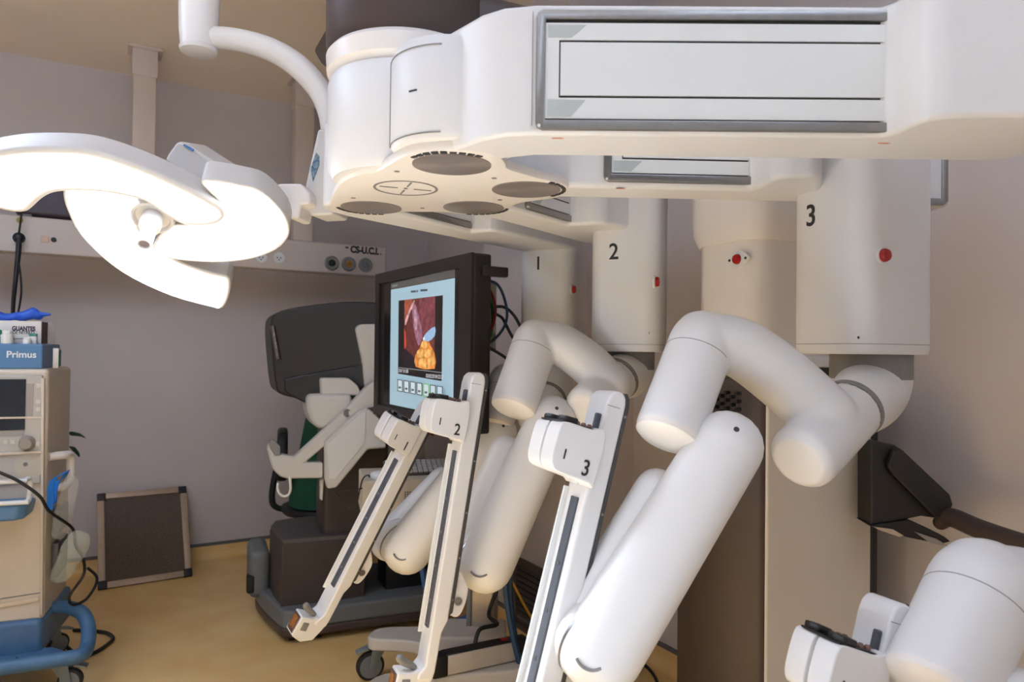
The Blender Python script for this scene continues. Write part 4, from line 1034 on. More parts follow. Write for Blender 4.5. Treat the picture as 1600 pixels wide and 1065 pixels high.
# black cable down the machine's front and side
cable('hose_cable', [mq(-60, 712, 0.16), mq(0, 738, 0.17), mq(30, 752, 0.175), mq(62, 775, 0.17), mp(-0.035, 0.10, mq(62, 800, 0.1).z), mp(-0.09, -0.02, mq(62, 830, 0).z), mp(-0.10, -0.04, mq(62, 860, 0).z), mp(-0.12, -0.08, mq(62, 885, 0).z), mp(-0.12, -0.10, mq(62, 915, 0).z), mp(-0.075, -0.08, mq(62, 945, 0).z), mp(-0.085, -0.10, mq(62, 962, 0).z), mp(-0.13, -0.14, mq(62, 958, 0).z), mp(-0.155, -0.2, mq(62, 935, 0).z), mp(-0.11, -0.25, mq(62, 920, 0).z)], 0.006, BLACK, None, None, an)
cable('floor_cable', [UH(100, 1006, 0.012), UH(125, 1025, 0.009), UH(150, 1018, 0.009), UH(172, 1003, 0.009), UH(176, 995, 0.009), UH(165, 988, 0.009), UH(140, 985, 0.009), UH(115, 984, 0.009)], 0.0085, BLACK, 'black cable looping out on the floor beside the blue base')

# blue tourniquet strap round the handle
STB = mat('blue_strap', (16, 112, 202), 0.5, noise=0.05)
st = B()
c1 = sidept(-0.125, hz1 - 0.075, 0.06)
def ribbon(b, pts, w, ax, th=0.003):
    pts = [V(p) for p in pts]; pts, _ = catmull(pts, [0] * len(pts), 6); ax = V(ax).normalized()
    rings = []
    for i, p in enumerate(pts):
        t = (pts[min(i + 1, len(pts) - 1)] - pts[max(i - 1, 0)]).normalized(); nrm = t.cross(ax).normalized()
        rings.append([p - ax * w / 2 - nrm * th / 2, p + ax * w / 2 - nrm * th / 2, p + ax * w / 2 + nrm * th / 2, p - ax * w / 2 + nrm * th / 2])
    b.loft(rings)
def sq(x, y, Z): return U(x, y, Z)
ribbon(st, [sq(104, 736, 2.80), sq(96, 741, 2.785), sq(86, 746, 2.785), sq(80, 758, 2.79), sq(79, 775, 2.80), sq(78, 797, 2.81)], 0.030, (1.0, 0.0, 0.45))
ribbon(st, [sq(104, 737, 2.80), sq(99, 746, 2.86), sq(90, 752, 2.86), sq(85, 770, 2.84), sq(84, 787, 2.82)], 0.024, (1.0, 0.0, 0.5))
o = st.build('rubber_strap', STB); tag(o, 'bright blue rubber strap tied round the machine handle', 'strap')

# clear bags hanging in the side holders
def bag(name, px, Z, dz, m, label):
    b = B(); random.seed(len(px) * 5 + int(Z * 10))
    rings = []
    for (xl, yl, xr, yr, th) in px:
        a = U(xl, yl, Z); c = U(xr, yr, Z + dz); ring = []
        for k in range(16):
            t = 2 * math.pi * k / 16
            u_ = 0.5 - 0.5 * math.cos(t); p = a.lerp(c, u_)
            ring.append(p + V((0, 1, 0)) * (math.sin(t) * th * (1 + 0.4 * math.sin(k * 2.9 + yl))) + V((random.uniform(-1, 1), random.uniform(-1, 1), random.uniform(-1, 1))) * 0.010)
        rings.append(ring)
    b.loft(rings)
    o = b.build(name, m, sub=1); tag(o, label, 'bag'); return o
BAGM = mat('clear_bag', (240, 239, 238), 0.1, alpha=0.22, bump=1.0, nscale=30, rgb2=(205, 203, 202))
BAGG = mat('milky_bag', (238, 242, 234), 0.1, alpha=0.26, bump=1.0, nscale=30, rgb2=(200, 210, 196))
bag('plastic_bag', [(108, 742, 124, 746, 0.008), (100, 756, 122, 764, 0.02), (92, 778, 119, 785, 0.025), (85, 800, 112, 812, 0.028), (80, 825, 102, 835, 0.02), (79, 838, 94, 845, 0.01)], 2.90, 0.04, BAGM, 'clear crinkled plastic bag of tubing in the upper side holder')
bag('plastic_bag', [(118, 826, 141, 832, 0.01), (106, 836, 140, 848, 0.03), (98, 852, 134, 864, 0.035), (90, 872, 122, 884, 0.035), (81, 892, 108, 903, 0.03), (76, 905, 92, 912, 0.012)], 2.88, 0.04, BAGG, 'milky clear bag with a green edge in the lower side holder')
# leafy twig behind the machine
LEAF = mat('dark_leaf', (30, 62, 36), 0.5, noise=0.15, nscale=40)
tw = thing('leafy_twig', U(104, 700, 3.45), 'two dark green leaves poking out behind the machine', 'leaves')
for pts, nm in (([(96, 676), (106, 675), (112, 677), (124, 679), (134, 684)], 'leaf'), ([(100, 690), (108, 697), (115, 701), (122, 709), (124, 714)], 'leaf')):
    c = [U(x, y, 3.48) for x, y in pts]
    w = [0.001, 0.002, 0.011, 0.008, 0.0008]
    B().tube(c, w, 10, 5, ratio=0.35, up=(0, 0, 1)).build(nm, LEAF, tw)
B().tube([U(92, 640, 3.48), U(94, 676, 3.48), U(100, 690, 3.48), U(106, 705, 3.48)], 0.002, 6, 4).build('stem', LEAF, tw)

# ================================================================ SURGEON CONSOLE
CONW = mat('console_white', (196, 190, 182), 0.45, noise=0.015, nscale=6)
CONG = mat('console_grey', (108, 110, 110), 0.5, noise=0.03)
CONB = mat('console_brown', (64, 54, 50), 0.5, noise=0.04, nscale=10)
CE = V((0.92, 0.39, 0)).normalized(); CG = V((-CE.y, CE.x, 0))
O_ = UH(440, 1010, 0)
con = thing('surgeon_console', O_ + CE * 0.35 + CG * 0.3, 'dark hooded surgeon console with white arm rests near the back corner', 'surgeon console')
def cp2(e, g, z): return O_ + CE * e + CG * g + V((0, 0, z))
base = smooth2([V((-0.02, 0.10)), V((0.03, 0.01)), V((0.20, 0.0)), V((0.75, 0.0)), V((0.84, 0.05)), V((0.84, 0.30)), V((0.80, 0.58)), V((0.2, 0.62)), V((-0.04, 0.60)), V((-0.09, 0.45))], 4)
B().prism([cp2(v.x, v.y, 0.03) for v in base], (0, 0, 0.045), 0.012, 3).build('console_base', DARK, con, wn=True)
B().prism([cp2(v.x * 0.995, v.y, 0.072) for v in base], (0, 0, 0.085), 0.02, 3).build('base_bumper', CONG, con, wn=True)
B().box(cp2(-0.08, 0.50, 0.235), 0.10, 0.30, 0.24, CE, CG, bev=0.035, seg=4).build('base_fender', CONG, con, wn=True)
B().box(cp2(-0.12, 0.38, 0.19), 0.04, 0.06, 0.09, CE, CG, bev=0.01).build('fender_bumper', BLACK, con)
B().prism([cp2(v.x, v.y, 0.15) for v in smooth2([V((0.0, 0.12)), V((0.04, 0.08)), V((0.36, 0.08)), V((0.40, 0.14)), V((0.40, 0.50)), V((0.0, 0.50))], 3)], (0, 0, 0.30), 0.02, 3).build('pedal_housing', CONB, con, wn=True)
B().prism([cp2(v.x, v.y, 0.44) for v in smooth2([V((0.004, 0.124)), V((0.044, 0.084)), V((0.356, 0.084)), V((0.396, 0.144)), V((0.396, 0.49)), V((0.004, 0.49))], 3)], (0, 0, 0.03), 0.012, 3).build('housing_top', mat('housing_top_grey', (84, 78, 76), 0.5, noise=0.03), con, wn=True)
for (e, g) in ((0.05, 0.06), (0.17, 0.05), (0.72, 0.06), (0.04, 0.52), (0.72, 0.52)):
    B().lathe(cp2(e, g, 0.022), CE, [(0.015, -0.016), (0.022, -0.012), (0.022, 0.012), (0.015, 0.016)], 20).build('console_wheel', BLACK, con)
# column
cx = U(553, 780, 3.58)
cxc = V((cx.x, cx.y, 0)) + CG * 0.06
zc0 = U(553, 856, 3.50).z
B().box(cxc + V((0, 0, (zc0 + 1.1) / 2)), 0.33, 0.24, 1.1 - zc0, CE, CG, bev=0.03, seg=4).build('console_column', CONB, con, wn=True)
B().box(cxc + CE * 0.28 + V((0, 0, 0.28)), 0.24, 0.2, 0.30, CE, CG, bev=0.01).build('column_foot', BLACK, con)
B().box(cxc + CE * 0.01 - CG * 0.05 + V((0, 0, 0.3)), 0.05, 0.06, 0.26, CE, CG, bev=0.005).build('connector_strip', COPPER, con)
# hood
hood_px = [(423, 507), (431, 489), (468, 479), (540, 471), (600, 473), (660, 480), (664, 575), (600, 580), (560, 606), (520, 622), (486, 630), (462, 622), (440, 616), (431, 604), (425, 550)]
pts = smooth2([U(x, y, 3.42) for x, y in hood_px], 3)
B().prism(pts, CG * 0.42 + V((0, 0, 0.0)), 0.045, 5).build('viewer_hood', mat('hood_brown', (33, 28, 27), 0.5, noise=0.04, nscale=10), con, wn=True)
pxprism('hood_underside', [(444, 592), (470, 586), (562, 570), (575, 560), (600, 575), (560, 612), (486, 634), (462, 622), (446, 612)], 3.405, CG * 0.3, DARKER, con, 0.008, 3)
pxprism('hood_lip', [(423, 510), (428, 507), (437, 560), (432, 562)], 3.405, CG * 0.1, mat('hood_lip_grey', (92, 82, 78), 0.5, noise=0.03), con, 0.003)
pxprism('hood_marking', [(425.5, 510), (427.5, 509.5), (434.5, 556), (432.5, 556.5)], 3.402, CG * 0.004, mat('pale_marking', (150, 140, 134), 0.5, rgb2=(80, 72, 68), nscale=70), con)
pxprism('viewer_neck', [(556, 512), (563, 506), (600, 505), (610, 660), (575, 660), (566, 560)], 3.39, CG * 0.16, CONW, con, 0.012, 3)
# arm rest with its cup, strut and panel
pxprism('armrest_block', [(501, 590), (545, 590), (560, 602), (566, 618), (502, 618)], 3.36, CG * 0.18, CONW, con, 0.012, 3)
pxprism('armrest_cup', [(480, 616), (550, 614), (552, 640), (530, 668), (500, 672), (486, 660), (480, 640)], 3.34, CG * 0.22, CONW, con, 0.025, 4)
st_px = [(600, 586), (600, 632), (575, 640), (478, 722), (505, 722), (505, 747), (450, 748), (438, 745), (426, 733), (417, 700), (421, 692), (428, 702), (430, 712), (440, 709), (460, 714), (540, 640), (575, 602)]
pxprism('armrest_strut', st_px, 3.28, CG * 0.06, CONW, con, 0.010, 3)
pxprism('strut_pad', [(421, 688), (428, 687), (438, 697), (438, 711), (430, 712), (421, 699)], 3.275, CG * 0.07, GREYRING, con, 0.005, 2)
B().lathe(U(542, 645, 3.278), -CG, [(0.019, 0), (0.019, 0.003), (0.015, 0.004), (0.013, 0.001)], 28).build('strut_button', SILVER, con)
pxprism('side_panel', [(508, 690), (560, 642), (573, 637), (582, 642), (600, 660), (604, 700), (575, 702), (526, 762), (512, 764), (508, 748)], 3.24, CG * 0.05, CONW, con, 0.010, 3)
pxprism('panel_face', [(511, 694), (562, 646), (572, 642), (570, 692), (524, 748), (515, 748)], 3.237, CG * 0.01, mat('panel_pale', (206, 203, 198), 0.5, noise=0.01), con, 0.002, 2)
pxprism('panel_tail', [(500, 750), (506, 747), (504, 782), (500, 780)], 3.32, CG * 0.03, CONW, con, 0.003)
B().tube([U(453, 747, 3.28), U(454, 763, 3.28), U(451, 772, 3.28), U(444, 775, 3.28), U(437, 771, 3.28), U(434, 763, 3.28), U(434, 756, 3.28)], 0.006, 10, 5, 'round').build('coat_hook', WHITE2, con)

# ================================================================ SEATED PERSON AND CHAIR BEHIND THE CONSOLE
SCRUB = mat('green_scrubs', (22, 78, 52), 0.85, noise=0.12, nscale=18, bump=0.3)
SKIN = mat('skin', (176, 110, 80), 0.5, noise=0.05)
PZ = 4.32
per0 = U(500, 880, PZ); pb = V((per0.x, per0.y, 0))
DX = V((0.95, 0.31, 0)).normalized(); DYp = V((-DX.y, DX.x, 0))   # the person faces the console, to the right
per = thing('person', pb, 'person in green scrubs seated on the black chair behind the console', 'person')
def pp_(f, s, z): return pb + DX * f + DYp * s + V((0, 0, z))
def skin_body(name, nodes, edges, m, parent, sub=2):
    me = bpy.data.meshes.new(name); me.from_pydata([tuple(n[0]) for n in nodes], edges, [])
    me.materials.append(m)
    o = link_mesh(name, me, parent)
    o.modifiers.new('skin', 'SKIN').use_smooth_shade = True
    for i, n in enumerate(nodes):
        r = n[1]; me.skin_vertices[0].data[i].radius = r if isinstance(r, tuple) else (r, r)
    me.skin_vertices[0].data[0].use_root = True
    s_ = o.modifiers.new('sub', 'SUBSURF'); s_.levels = sub; s_.render_levels = sub
    return o
N = [(pp_(0.0, 0, 0.56), (0.17, 0.13)), (pp_(0.02, 0, 0.74), (0.15, 0.11)), (pp_(0.05, 0, 0.95), (0.16, 0.12)), (pp_(0.09, 0, 1.06), (0.14, 0.10)), (pp_(0.15, 0, 1.14), 0.055), (pp_(0.21, 0, 1.22), 0.08), (pp_(0.25, 0, 1.31), 0.085),
     (pp_(0.14, -0.10, 0.54), 0.095), (pp_(0.44, -0.13, 0.54), 0.07), (pp_(0.46, -0.13, 0.30), 0.055), (pp_(0.45, -0.13, 0.09), 0.042), (pp_(0.55, -0.13, 0.045), 0.040),
     (pp_(0.14, 0.10, 0.54), 0.095), (pp_(0.44, 0.13, 0.54), 0.07), (pp_(0.46, 0.13, 0.30), 0.055), (pp_(0.45, 0.13, 0.09), 0.042), (pp_(0.55, 0.13, 0.045), 0.040),
     (pp_(0.09, -0.19, 1.03), 0.058), (pp_(0.20, -0.24, 0.80), 0.046), (pp_(0.46, -0.18, 0.86), 0.036), (pp_(0.54, -0.15, 0.88), 0.030),
     (pp_(0.09, 0.19, 1.03), 0.058), (pp_(0.20, 0.24, 0.80), 0.046), (pp_(0.46, 0.18, 0.86), 0.036), (pp_(0.54, 0.15, 0.88), 0.030)]
E = [(0, 1), (1, 2), (2, 3), (3, 4), (4, 5), (5, 6), (0, 7), (7, 8), (8, 9), (9, 10), (10, 11), (0, 12), (12, 13), (13, 14), (14, 15), (15, 16), (3, 17), (17, 18), (18, 19), (19, 20), (3, 21), (21, 22), (22, 23), (23, 24)]
skin_body('body', N, E, SKIN, per)
# scrubs: tunic and trousers over the body
b = B()
def ell(c, fx, sx, z=None, tilt=0.0):
    return [c + DX * (fx * math.cos(t)) + DYp * (sx * math.sin(t)) + V((0, 0, tilt * math.cos(t))) for t in [2 * math.pi * k / 24 for k in range(24)]]
b.loft([ell(pp_(0.0, 0, 0.44), 0.19, 0.22), ell(pp_(0.0, 0, 0.56), 0.18, 0.20), ell(pp_(0.02, 0, 0.75), 0.155, 0.185), ell(pp_(0.05, 0, 0.95), 0.15, 0.20), ell(pp_(0.085, 0, 1.05), 0.13, 0.215), ell(pp_(0.12, 0, 1.10), 0.09, 0.14), ell(pp_(0.14, 0, 1.12), 0.065, 0.08)])
for s in (-1, 1):
    b.tube([pp_(0.09, s * 0.15, 1.045), pp_(0.11, s * 0.20, 1.0), pp_(0.17, s * 0.235, 0.86)], [0.075, 0.078, 0.066], 20, 4)
b.build('scrub_top', SCRUB, per)
b = B()
for s in (-1, 1):
    b.tube([pp_(0.0, s * 0.09, 0.545), pp_(0.2, s * 0.11, 0.545), pp_(0.42, s * 0.13, 0.54), pp_(0.475, s * 0.13, 0.47), pp_(0.465, s * 0.13, 0.30), pp_(0.455, s * 0.13, 0.10)], [0.115, 0.11, 0.088, 0.085, 0.075, 0.07], 20, 5)
b.build('scrub_trousers', SCRUB, per)
capb = B().lathe(pp_(0.245, 0, 1.325), DX * 0.3 + V((0, 0, 1)), [(0.10, -0.03), (0.105, 0.0), (0.095, 0.05), (0.06, 0.085), (0.01, 0.095)], 28).build('scrub_cap', SCRUB, per)
for s in (-1, 1):
    hand = pp_(0.575, s * 0.145, 0.885)
    hb = B(); hb.tube([pp_(0.535, s * 0.15, 0.88), hand, pp_(0.62, s * 0.142, 0.882)], [0.028, 0.036, 0.030], 14, 4, 'round', ratio=0.5)
    for k in range(4):
        o_ = (k - 1.5) * 0.017
        hb.tube([pp_(0.615, s * 0.142 + o_, 0.885), pp_(0.648 - abs(o_) * .3, s * 0.142 + o_ * 1.1, 0.878), pp_(0.662 - abs(o_) * .4, s * 0.142 + o_ * 1.1, 0.855)], [0.009, 0.0085, 0.007], 8, 4, 'round')
    hb.tube([pp_(0.575, s * 0.120, 0.882), pp_(0.605, s * 0.096, 0.875), pp_(0.63, s * 0.098, 0.868)], [0.011, 0.010, 0.008], 8, 4, 'round')
    hb.build('hand', SKIN, per)
    B().tube([pp_(0.43, s * 0.13, 0.045), pp_(0.50, s * 0.13, 0.045), pp_(0.62, s * 0.13, 0.034)], [0.042, 0.046, 0.034], 16, 4, 'round', ratio=0.8).build('clog', WHITE2, per)
# swivel chair
ch = thing('swivel_chair', pb, 'black swivel chair under the person in green scrubs', 'chair')
B().lathe(pp_(0.0, 0, 0), (0, 0, 1), [(0.10, 0.385), (0.22, 0.39), (0.235, 0.41), (0.23, 0.43), (0.18, 0.438)], 36).build('seat', BLACK, ch)
back = smooth2([V((-0.15, 0.62)), V((-0.18, 0.76)), V((-0.14, 0.87)), V((0, 0.90)), V((0.14, 0.87)), V((0.18, 0.76)), V((0.15, 0.62)), V((0, 0.59))], 5)
bk = B().prism([pp_(-0.20, v.x, v.y) for v in back], DX * -0.06, 0.02, 4).build('backrest', BLACK, ch, wn=True)
B().tube([pp_(-0.10, 0, 0.40), pp_(-0.25, 0, 0.42), pp_(-0.285, 0, 0.50), pp_(-0.25, 0, 0.72)], 0.018, 10, 5).build('back_post', BLACK, ch)
B().lathe(pp_(0, 0, 0), (0, 0, 1), [(0.03, 0.09), (0.03, 0.24), (0.02, 0.245), (0.02, 0.39)], 20).build('gas_lift', SILVER, ch)
for k in range(5):
    t = 2 * math.pi * k / 5 + 0.3; e_ = V((math.cos(t), math.sin(t), 0))
    B().tube([pb + e_ * 0.02 + V((0, 0, 0.10)), pb + e_ * 0.24 + V((0, 0, 0.07))], [0.022, 0.015], 10).build('leg', BLACK, ch)
    B().lathe(pb + e_ * 0.24 + V((0, 0, 0.027)), V((-e_.y, e_.x, 0)), [(0.02, -0.02), (0.027, -0.016), (0.027, 0.016), (0.02, 0.02)], 18).build('wheel', BLACK, ch)

# ================================================================ MONITOR ON ITS WHEELED STAND
MOB = mat('monitor_black', (36, 31, 31), 0.4, noise=0.05)
ML = U(590, 427, 3.12); MR = U(741, 394, 2.38)
mx = V((MR.x - ML.x, MR.y - ML.y, 0)); mw = mx.length; mx = mx.normalized(); mnn = V((mx.y, -mx.x, 0))    # mnn faces the camera's left
if mnn.y > 0: mnn = -mnn
mzt, mzb = 1.712, 1.095
ML0 = V((ML.x, ML.y, 0))
PX = U(757, 930, 2.88); pole = V((PX.x, PX.y, 0))
ms = thing('monitor_stand', pole, 'black flat monitor showing a surgery video on a wheeled silver pole', 'monitor')
def mm(u, z, o): return ML0 + mx * (u * mw) + mnn * o + V((0, 0, z))
ct = mm(0.5, (mzt + mzb) / 2, -0.035)
B().box(ct, mw, 0.07, mzt - mzb, mx, mnn, bev=0.008).build('monitor_case', MOB, ms, wn=True)
B().box(ct - mnn * 0.06, mw * 0.8, 0.06, (mzt - mzb) * 0.8, mx, mnn, bev=0.02).build('monitor_rear', MOB, ms, wn=True)
fz = 0.045
bz = B()
for u0_, u1_, z0_, z1_ in ((0, 1, mzt - fz, mzt), (0, 1, mzb, mzb + fz), (0, 0.055, mzb + fz, mzt - fz), (0.90, 1, mzb + fz, mzt - fz)):
    bz.prism([mm(u0_, z0_, -0.002), mm(u1_, z0_, -0.002), mm(u1_, z1_, -0.002), mm(u0_, z1_, -0.002)], mnn * 0.012)
bz.build('bezel', MOB, ms)
B().box(mm(1.0, mzt - 0.06, -0.08), 0.03, 0.10, 0.035, mx, mnn, bev=0.006).build('mount_knob', MOB, ms)
def scr(name, rgb, e=1.0):
    if any(k in name for k in ('maroon', 'red_brown', 'plum', 'mauve', 'lilac', 'orange', 'yellow', 'pinkish')):
        return mat(name, rgb, 0.4, noise=0.5, nscale=45, emit=rgb, estr=e)
    return mat(name, rgb, 0.4, emit=rgb, estr=e)
MP = mm(0, 0, 0)
def sp(x, y, o): return UP(x, y, MP + mnn * o, mnn)
LV = [0.0006]
sc_ = None
def spoly(name, px, m, parent, sm=0, dep=0.0004):
    LV[0] += 0.0003
    pts = [sp(x, y, LV[0]) for x, y in px]
    if sm: pts = smooth2(pts, sm)
    return B().prism(pts, mnn * dep).build(name, m, parent, smooth=False)
S = 0.38
screen = spoly('screen', [(601, 446), (728, 414), (722, 668), (600, 628)], mat('screen_glass_black', (24, 22, 26), 0.15), ms)
spoly('screen_desktop', [(611, 452.5), (711, 434), (708, 652), (609, 631)], scr('screen_pale_blue', (150, 178, 192), S), screen)
spoly('screen_header', [(611, 443), (711, 419), (711, 433), (611, 452)], scr('screen_grey', (78, 76, 74), S), screen)
spoly('screen_video', [(623, 469.5), (692, 461), (690, 595), (622, 583.5)], scr('screen_black', (26, 20, 20), S), screen)
vid = spoly('screen_tissue', [(632, 468.5), (680, 462.5), (679, 576), (631, 571)], scr('screen_maroon', (94, 46, 44), S), screen)
spoly('screen_tissue', [(632, 468.5), (644, 467), (644, 476), (638, 492), (632, 503)], scr('screen_red_brown', (150, 74, 56), S), screen)
spoly('screen_tissue', [(655, 466), (680, 462.5), (680, 508), (668, 522), (660, 520), (654, 500)], scr('screen_plum', (112, 58, 64), S), screen)
spoly('screen_tissue', [(644, 474), (650, 478), (656, 500), (660, 525), (654, 540), (648, 520), (645, 500)], scr('screen_mauve', (140, 96, 112), S), screen, 3)
spoly('screen_tissue', [(647, 486), (650, 484), (652, 508), (649, 514)], scr('screen_lilac', (176, 140, 156), S), screen, 3)
spoly('screen_tissue', [(646, 470), (648, 471), (640, 490), (634, 508), (633, 502), (638, 486)], scr('screen_pinkish', (186, 150, 150), S), screen, 2)
spoly('screen_tissue', [(631.5, 512), (634, 520), (635, 540), (632, 545)], scr('screen_red', (186, 70, 50), S), screen)
spoly('screen_tissue', [(631, 545), (640, 552), (648, 560), (649, 573), (631, 571)], scr('screen_dark_slate', (36, 28, 34), S), screen, 2)
spoly('screen_tissue', [(650, 573), (649, 555), (655, 545), (660, 533), (668, 530), (674, 542), (679, 552), (679, 576)], scr('screen_orange', (206, 132, 62), S), screen, 2)
for (x, y, r) in ((663, 538, 5), (657, 552, 6), (668, 552, 6), (674, 564, 6), (660, 566, 6), (667, 572, 4)):
    spoly('screen_fat_lobe', [(x + r * math.cos(t), y + r * 1.15 * math.sin(t)) for t in [2 * math.pi * k / 10 for k in range(10)]], scr('screen_yellow', (226, 166, 92), S), screen)
spoly('screen_instrument', [(663, 531), (662, 526), (668, 518), (679.5, 510), (679.5, 524), (670, 533)], scr('screen_instrument_blue', (142, 176, 204), S), screen, 2)
spoly('screen_highlight', [(661, 527), (664, 527), (663, 532), (661, 531)], scr('screen_white', (230, 236, 240), S), screen)
spoly('screen_line', [(623, 573.5), (691, 581.5), (691, 582.5), (623, 574.3)], scr('screen_line_grey', (150, 150, 150), S), screen)
for k in range(7):
    x0_ = 621 + k * 9.8 + k * k * 0.08; x1_ = x0_ + 8.2 + k * 0.12
    ya = 592 + (x0_ - 621) * 0.165; yb = 608 + (x0_ - 621) * 0.19
    spoly('screen_button_edge', [(x0_, ya), (x1_, ya + 1.4), (x1_, yb + 4.2), (x0_, yb + 2.6)], scr('screen_green', (110, 180, 80), S) if k == 4 else scr('screen_frame_dark', (40, 48, 54), S), screen)
    spoly('screen_button', [(x0_ + 1, ya + 1.4), (x1_ - 1, ya + 2.4), (x1_ - 1, yb + 3), (x0_ + 1, yb + 1.6)], scr('screen_button_pale', (192, 206, 212), S), screen)
    xm, ym = (x0_ + x1_) / 2, yb - 3.0
    spoly('screen_icon', [(xm - 2.2, ym - 2.2), (xm - 0.2, ym), (xm - 0.2, ym - 2.2), (xm + 2.2, ym + 0.2), (xm - 0.2, ym + 2.4), (xm - 0.2, ym + 0.4), (xm - 2.2, ym + 2.2)] if k not in (5, 6) else [(xm - 1.6, ym - 2), (xm + 1.6, ym - 1.6), (xm + 1.6, ym + 2.4), (xm - 1.6, ym + 2)], scr('screen_frame_dark', (40, 48, 54), S), screen)
def stext(s, x, y, size, m, sq_=1.0):
    LV[0] += 0.0003
    text('screen_text', s, size, sp(x, y, LV[0]), mx, (0, 0, 1), m, screen, depth=0.0002, squeeze=sq_)
LTG = scr('screen_text_grey', (64, 78, 88), S); LTW = scr('screen_text_pale', (196, 200, 204), S)
for (xa, xb, yy) in ((642, 650, 455.5), (651, 653, 455), (657, 668, 453.5)):
    spoly('screen_title_bar', [(xa, yy - 1.6), (xb, yy - 2.2), (xb, yy + 1.0), (xa, yy + 1.6)], LTG, screen)
spoly('screen_title_bar', [(613, 445.5), (621, 443.8), (621, 447), (613, 448.6)], scr('screen_label_grey', (120, 122, 124), S), screen)
stext('DAY 01:00', 630, 579.5, 0.020, LTW, 1.1)
stext('02/02/20 04:22:27', 679, 588, 0.020, LTW, 1.0)
# stand
B().box(pole + V((0, 0, 0.66)), 0.10, 0.075, 1.10, (0.97, -0.25, 0), (0.25, 0.97, 0), bev=0.012).build('stand_pole', mat('pole_metal', (176, 162, 148), 0.35, 0.6, noise=0.03), ms, wn=True)
B().box(pole + V((-0.055, 0.0, 0.64)), 0.02, 0.06, 1.02, (0.97, -0.25, 0), (0.25, 0.97, 0), bev=0.004).build('pole_channel', GREYRING, ms)
q0 = mm(0.5, 1.35, -0.12)
B().tube([pole + V((0, 0, 1.16)), pole.lerp(V((q0.x, q0.y, 0)), 0.5) + V((0, 0.03, 1.25)), q0], 0.03, 14, 4).build('mount_arm', SILVER, ms)
B().box(U(768, 495, 2.66), 0.035, 0.05, 0.26, bev=0.006).build('connector_box', mat('connector_beige', (172, 158, 146), 0.5, noise=0.03), ms)
STW = mat('stand_off_white', (202, 192, 180), 0.45, noise=0.02, nscale=6)
lz = 0.16
def legpoly(pts, name):
    B().prism([V((x, y, lz)) for x, y in pts], (0, 0, 0.05), 0.016, 4).build(name, STW, ms, wn=True)
a_ = UH(590, 990, 0.21); b_ = UH(720, 1000, 0.21)
legpoly(smooth2([V((a_.x - 0.02, a_.y - 0.045)), V((a_.x - 0.03, a_.y + 0.03)), V((a_.x + 0.03, a_.y + 0.08)), V((-0.30, 3.00)), V((-0.08, 2.98)), V((-0.03, 2.86)), V((-0.10, 2.76)), V((-0.33, 2.82)), V((a_.x + 0.12, a_.y - 0.06))], 4), 'stand_leg')
c_ = UH(825, 1033, 0.21); d_ = UH(640, 1052, 0.21)
legpoly(smooth2([V((d_.x - 0.10, d_.y - 0.10)), V((d_.x - 0.12, d_.y - 0.02)), V((d_.x + 0.03, d_.y + 0.08)), V((-0.22, 2.82)), V((-0.02, 2.80)), V((c_.x + 0.01, c_.y + 0.05)), V((c_.x + 0.02, c_.y - 0.03)), V((c_.x - 0.06, c_.y - 0.075)), V((-0.20, 2.55))], 4), 'stand_leg')
B().box(V((-0.16, 2.84, 0.235)), 0.30, 0.20, 0.07, bev=0.012).build('base_housing', STW, ms, wn=True)
caster(ms, UH(578, 1061, 0.0), math.radians(205), 0.058, 0.03, STEELG)
caster(ms, V((c_.x - 0.03, c_.y, 0)), math.radians(30), 0.058, 0.03, STEELG)
caster(ms, V((d_.x - 0.07, d_.y - 0.05, 0)), math.radians(200), 0.058, 0.03, STEELG)
caster(ms, V((-0.10, 2.95, 0)), math.radians(80), 0.058, 0.03, STEELG)
# shelf for the recorder
rk = UH(571, 752, 0.85); rr_ = V((0.965, 0.26, 0)).normalized(); rb_ = V((-rr_.y, rr_.x, 0))
rkc = V((rk.x, rk.y, 0))
B().box(rkc + rr_ * 0.21 + rb_ * 0.17 + V((0, 0, 0.704)), 0.44, 0.36, 0.016, rr_, rb_, bev=0.004).build('stand_shelf', STW, ms)
B().tube([pole + V((0, 0, 0.68)), rkc + rr_ * 0.36 + rb_ * 0.2 + V((0, 0, 0.686))], 0.02, 12).build('shelf_bracket', SILVER, ms)

# recorder, mouse and keyboard on the shelf
rec = thing('video_recorder', rkc + rr_ * 0.2 + rb_ * 0.17 + V((0, 0, 0.712)), 'cream box-shaped recorder on the monitor stand shelf', 'recorder')
B().box(rkc + rr_ * 0.20 + rb_ * 0.165 + V((0, 0, 0.781)), 0.42, 0.32, 0.138, rr_, rb_, bev=0.006).build('recorder_case', mat('recorder_cream', (206, 192, 172), 0.5, noise=0.02), rec, wn=True)
for i in range(6):
    for j in range(4):
        B().box(rkc + rr_ * (0.16 + i * 0.010) + rb_ * 0.0045 + V((0, 0, 0.80 - j * 0.008)), 0.006, 0.002, 0.004, rr_, rb_).build('vent_slot', GAP, rec)
for j in range(3):
    B().box(rkc + rb_ * (0.06 + j * 0.08) + rr_ * -0.002 + V((0, 0, 0.775)), 0.008, 0.05, 0.03, rr_, rb_, bev=0.003).build('side_latch', mat('latch_grey', (168, 158, 146), 0.5, noise=0.03), rec)
mo = UH(597, 746, 0.852)
t = thing('computer_mouse', V((mo.x, mo.y, 0.85)), 'white computer mouse on the cream recorder', 'mouse')
mb = B(); rings = []
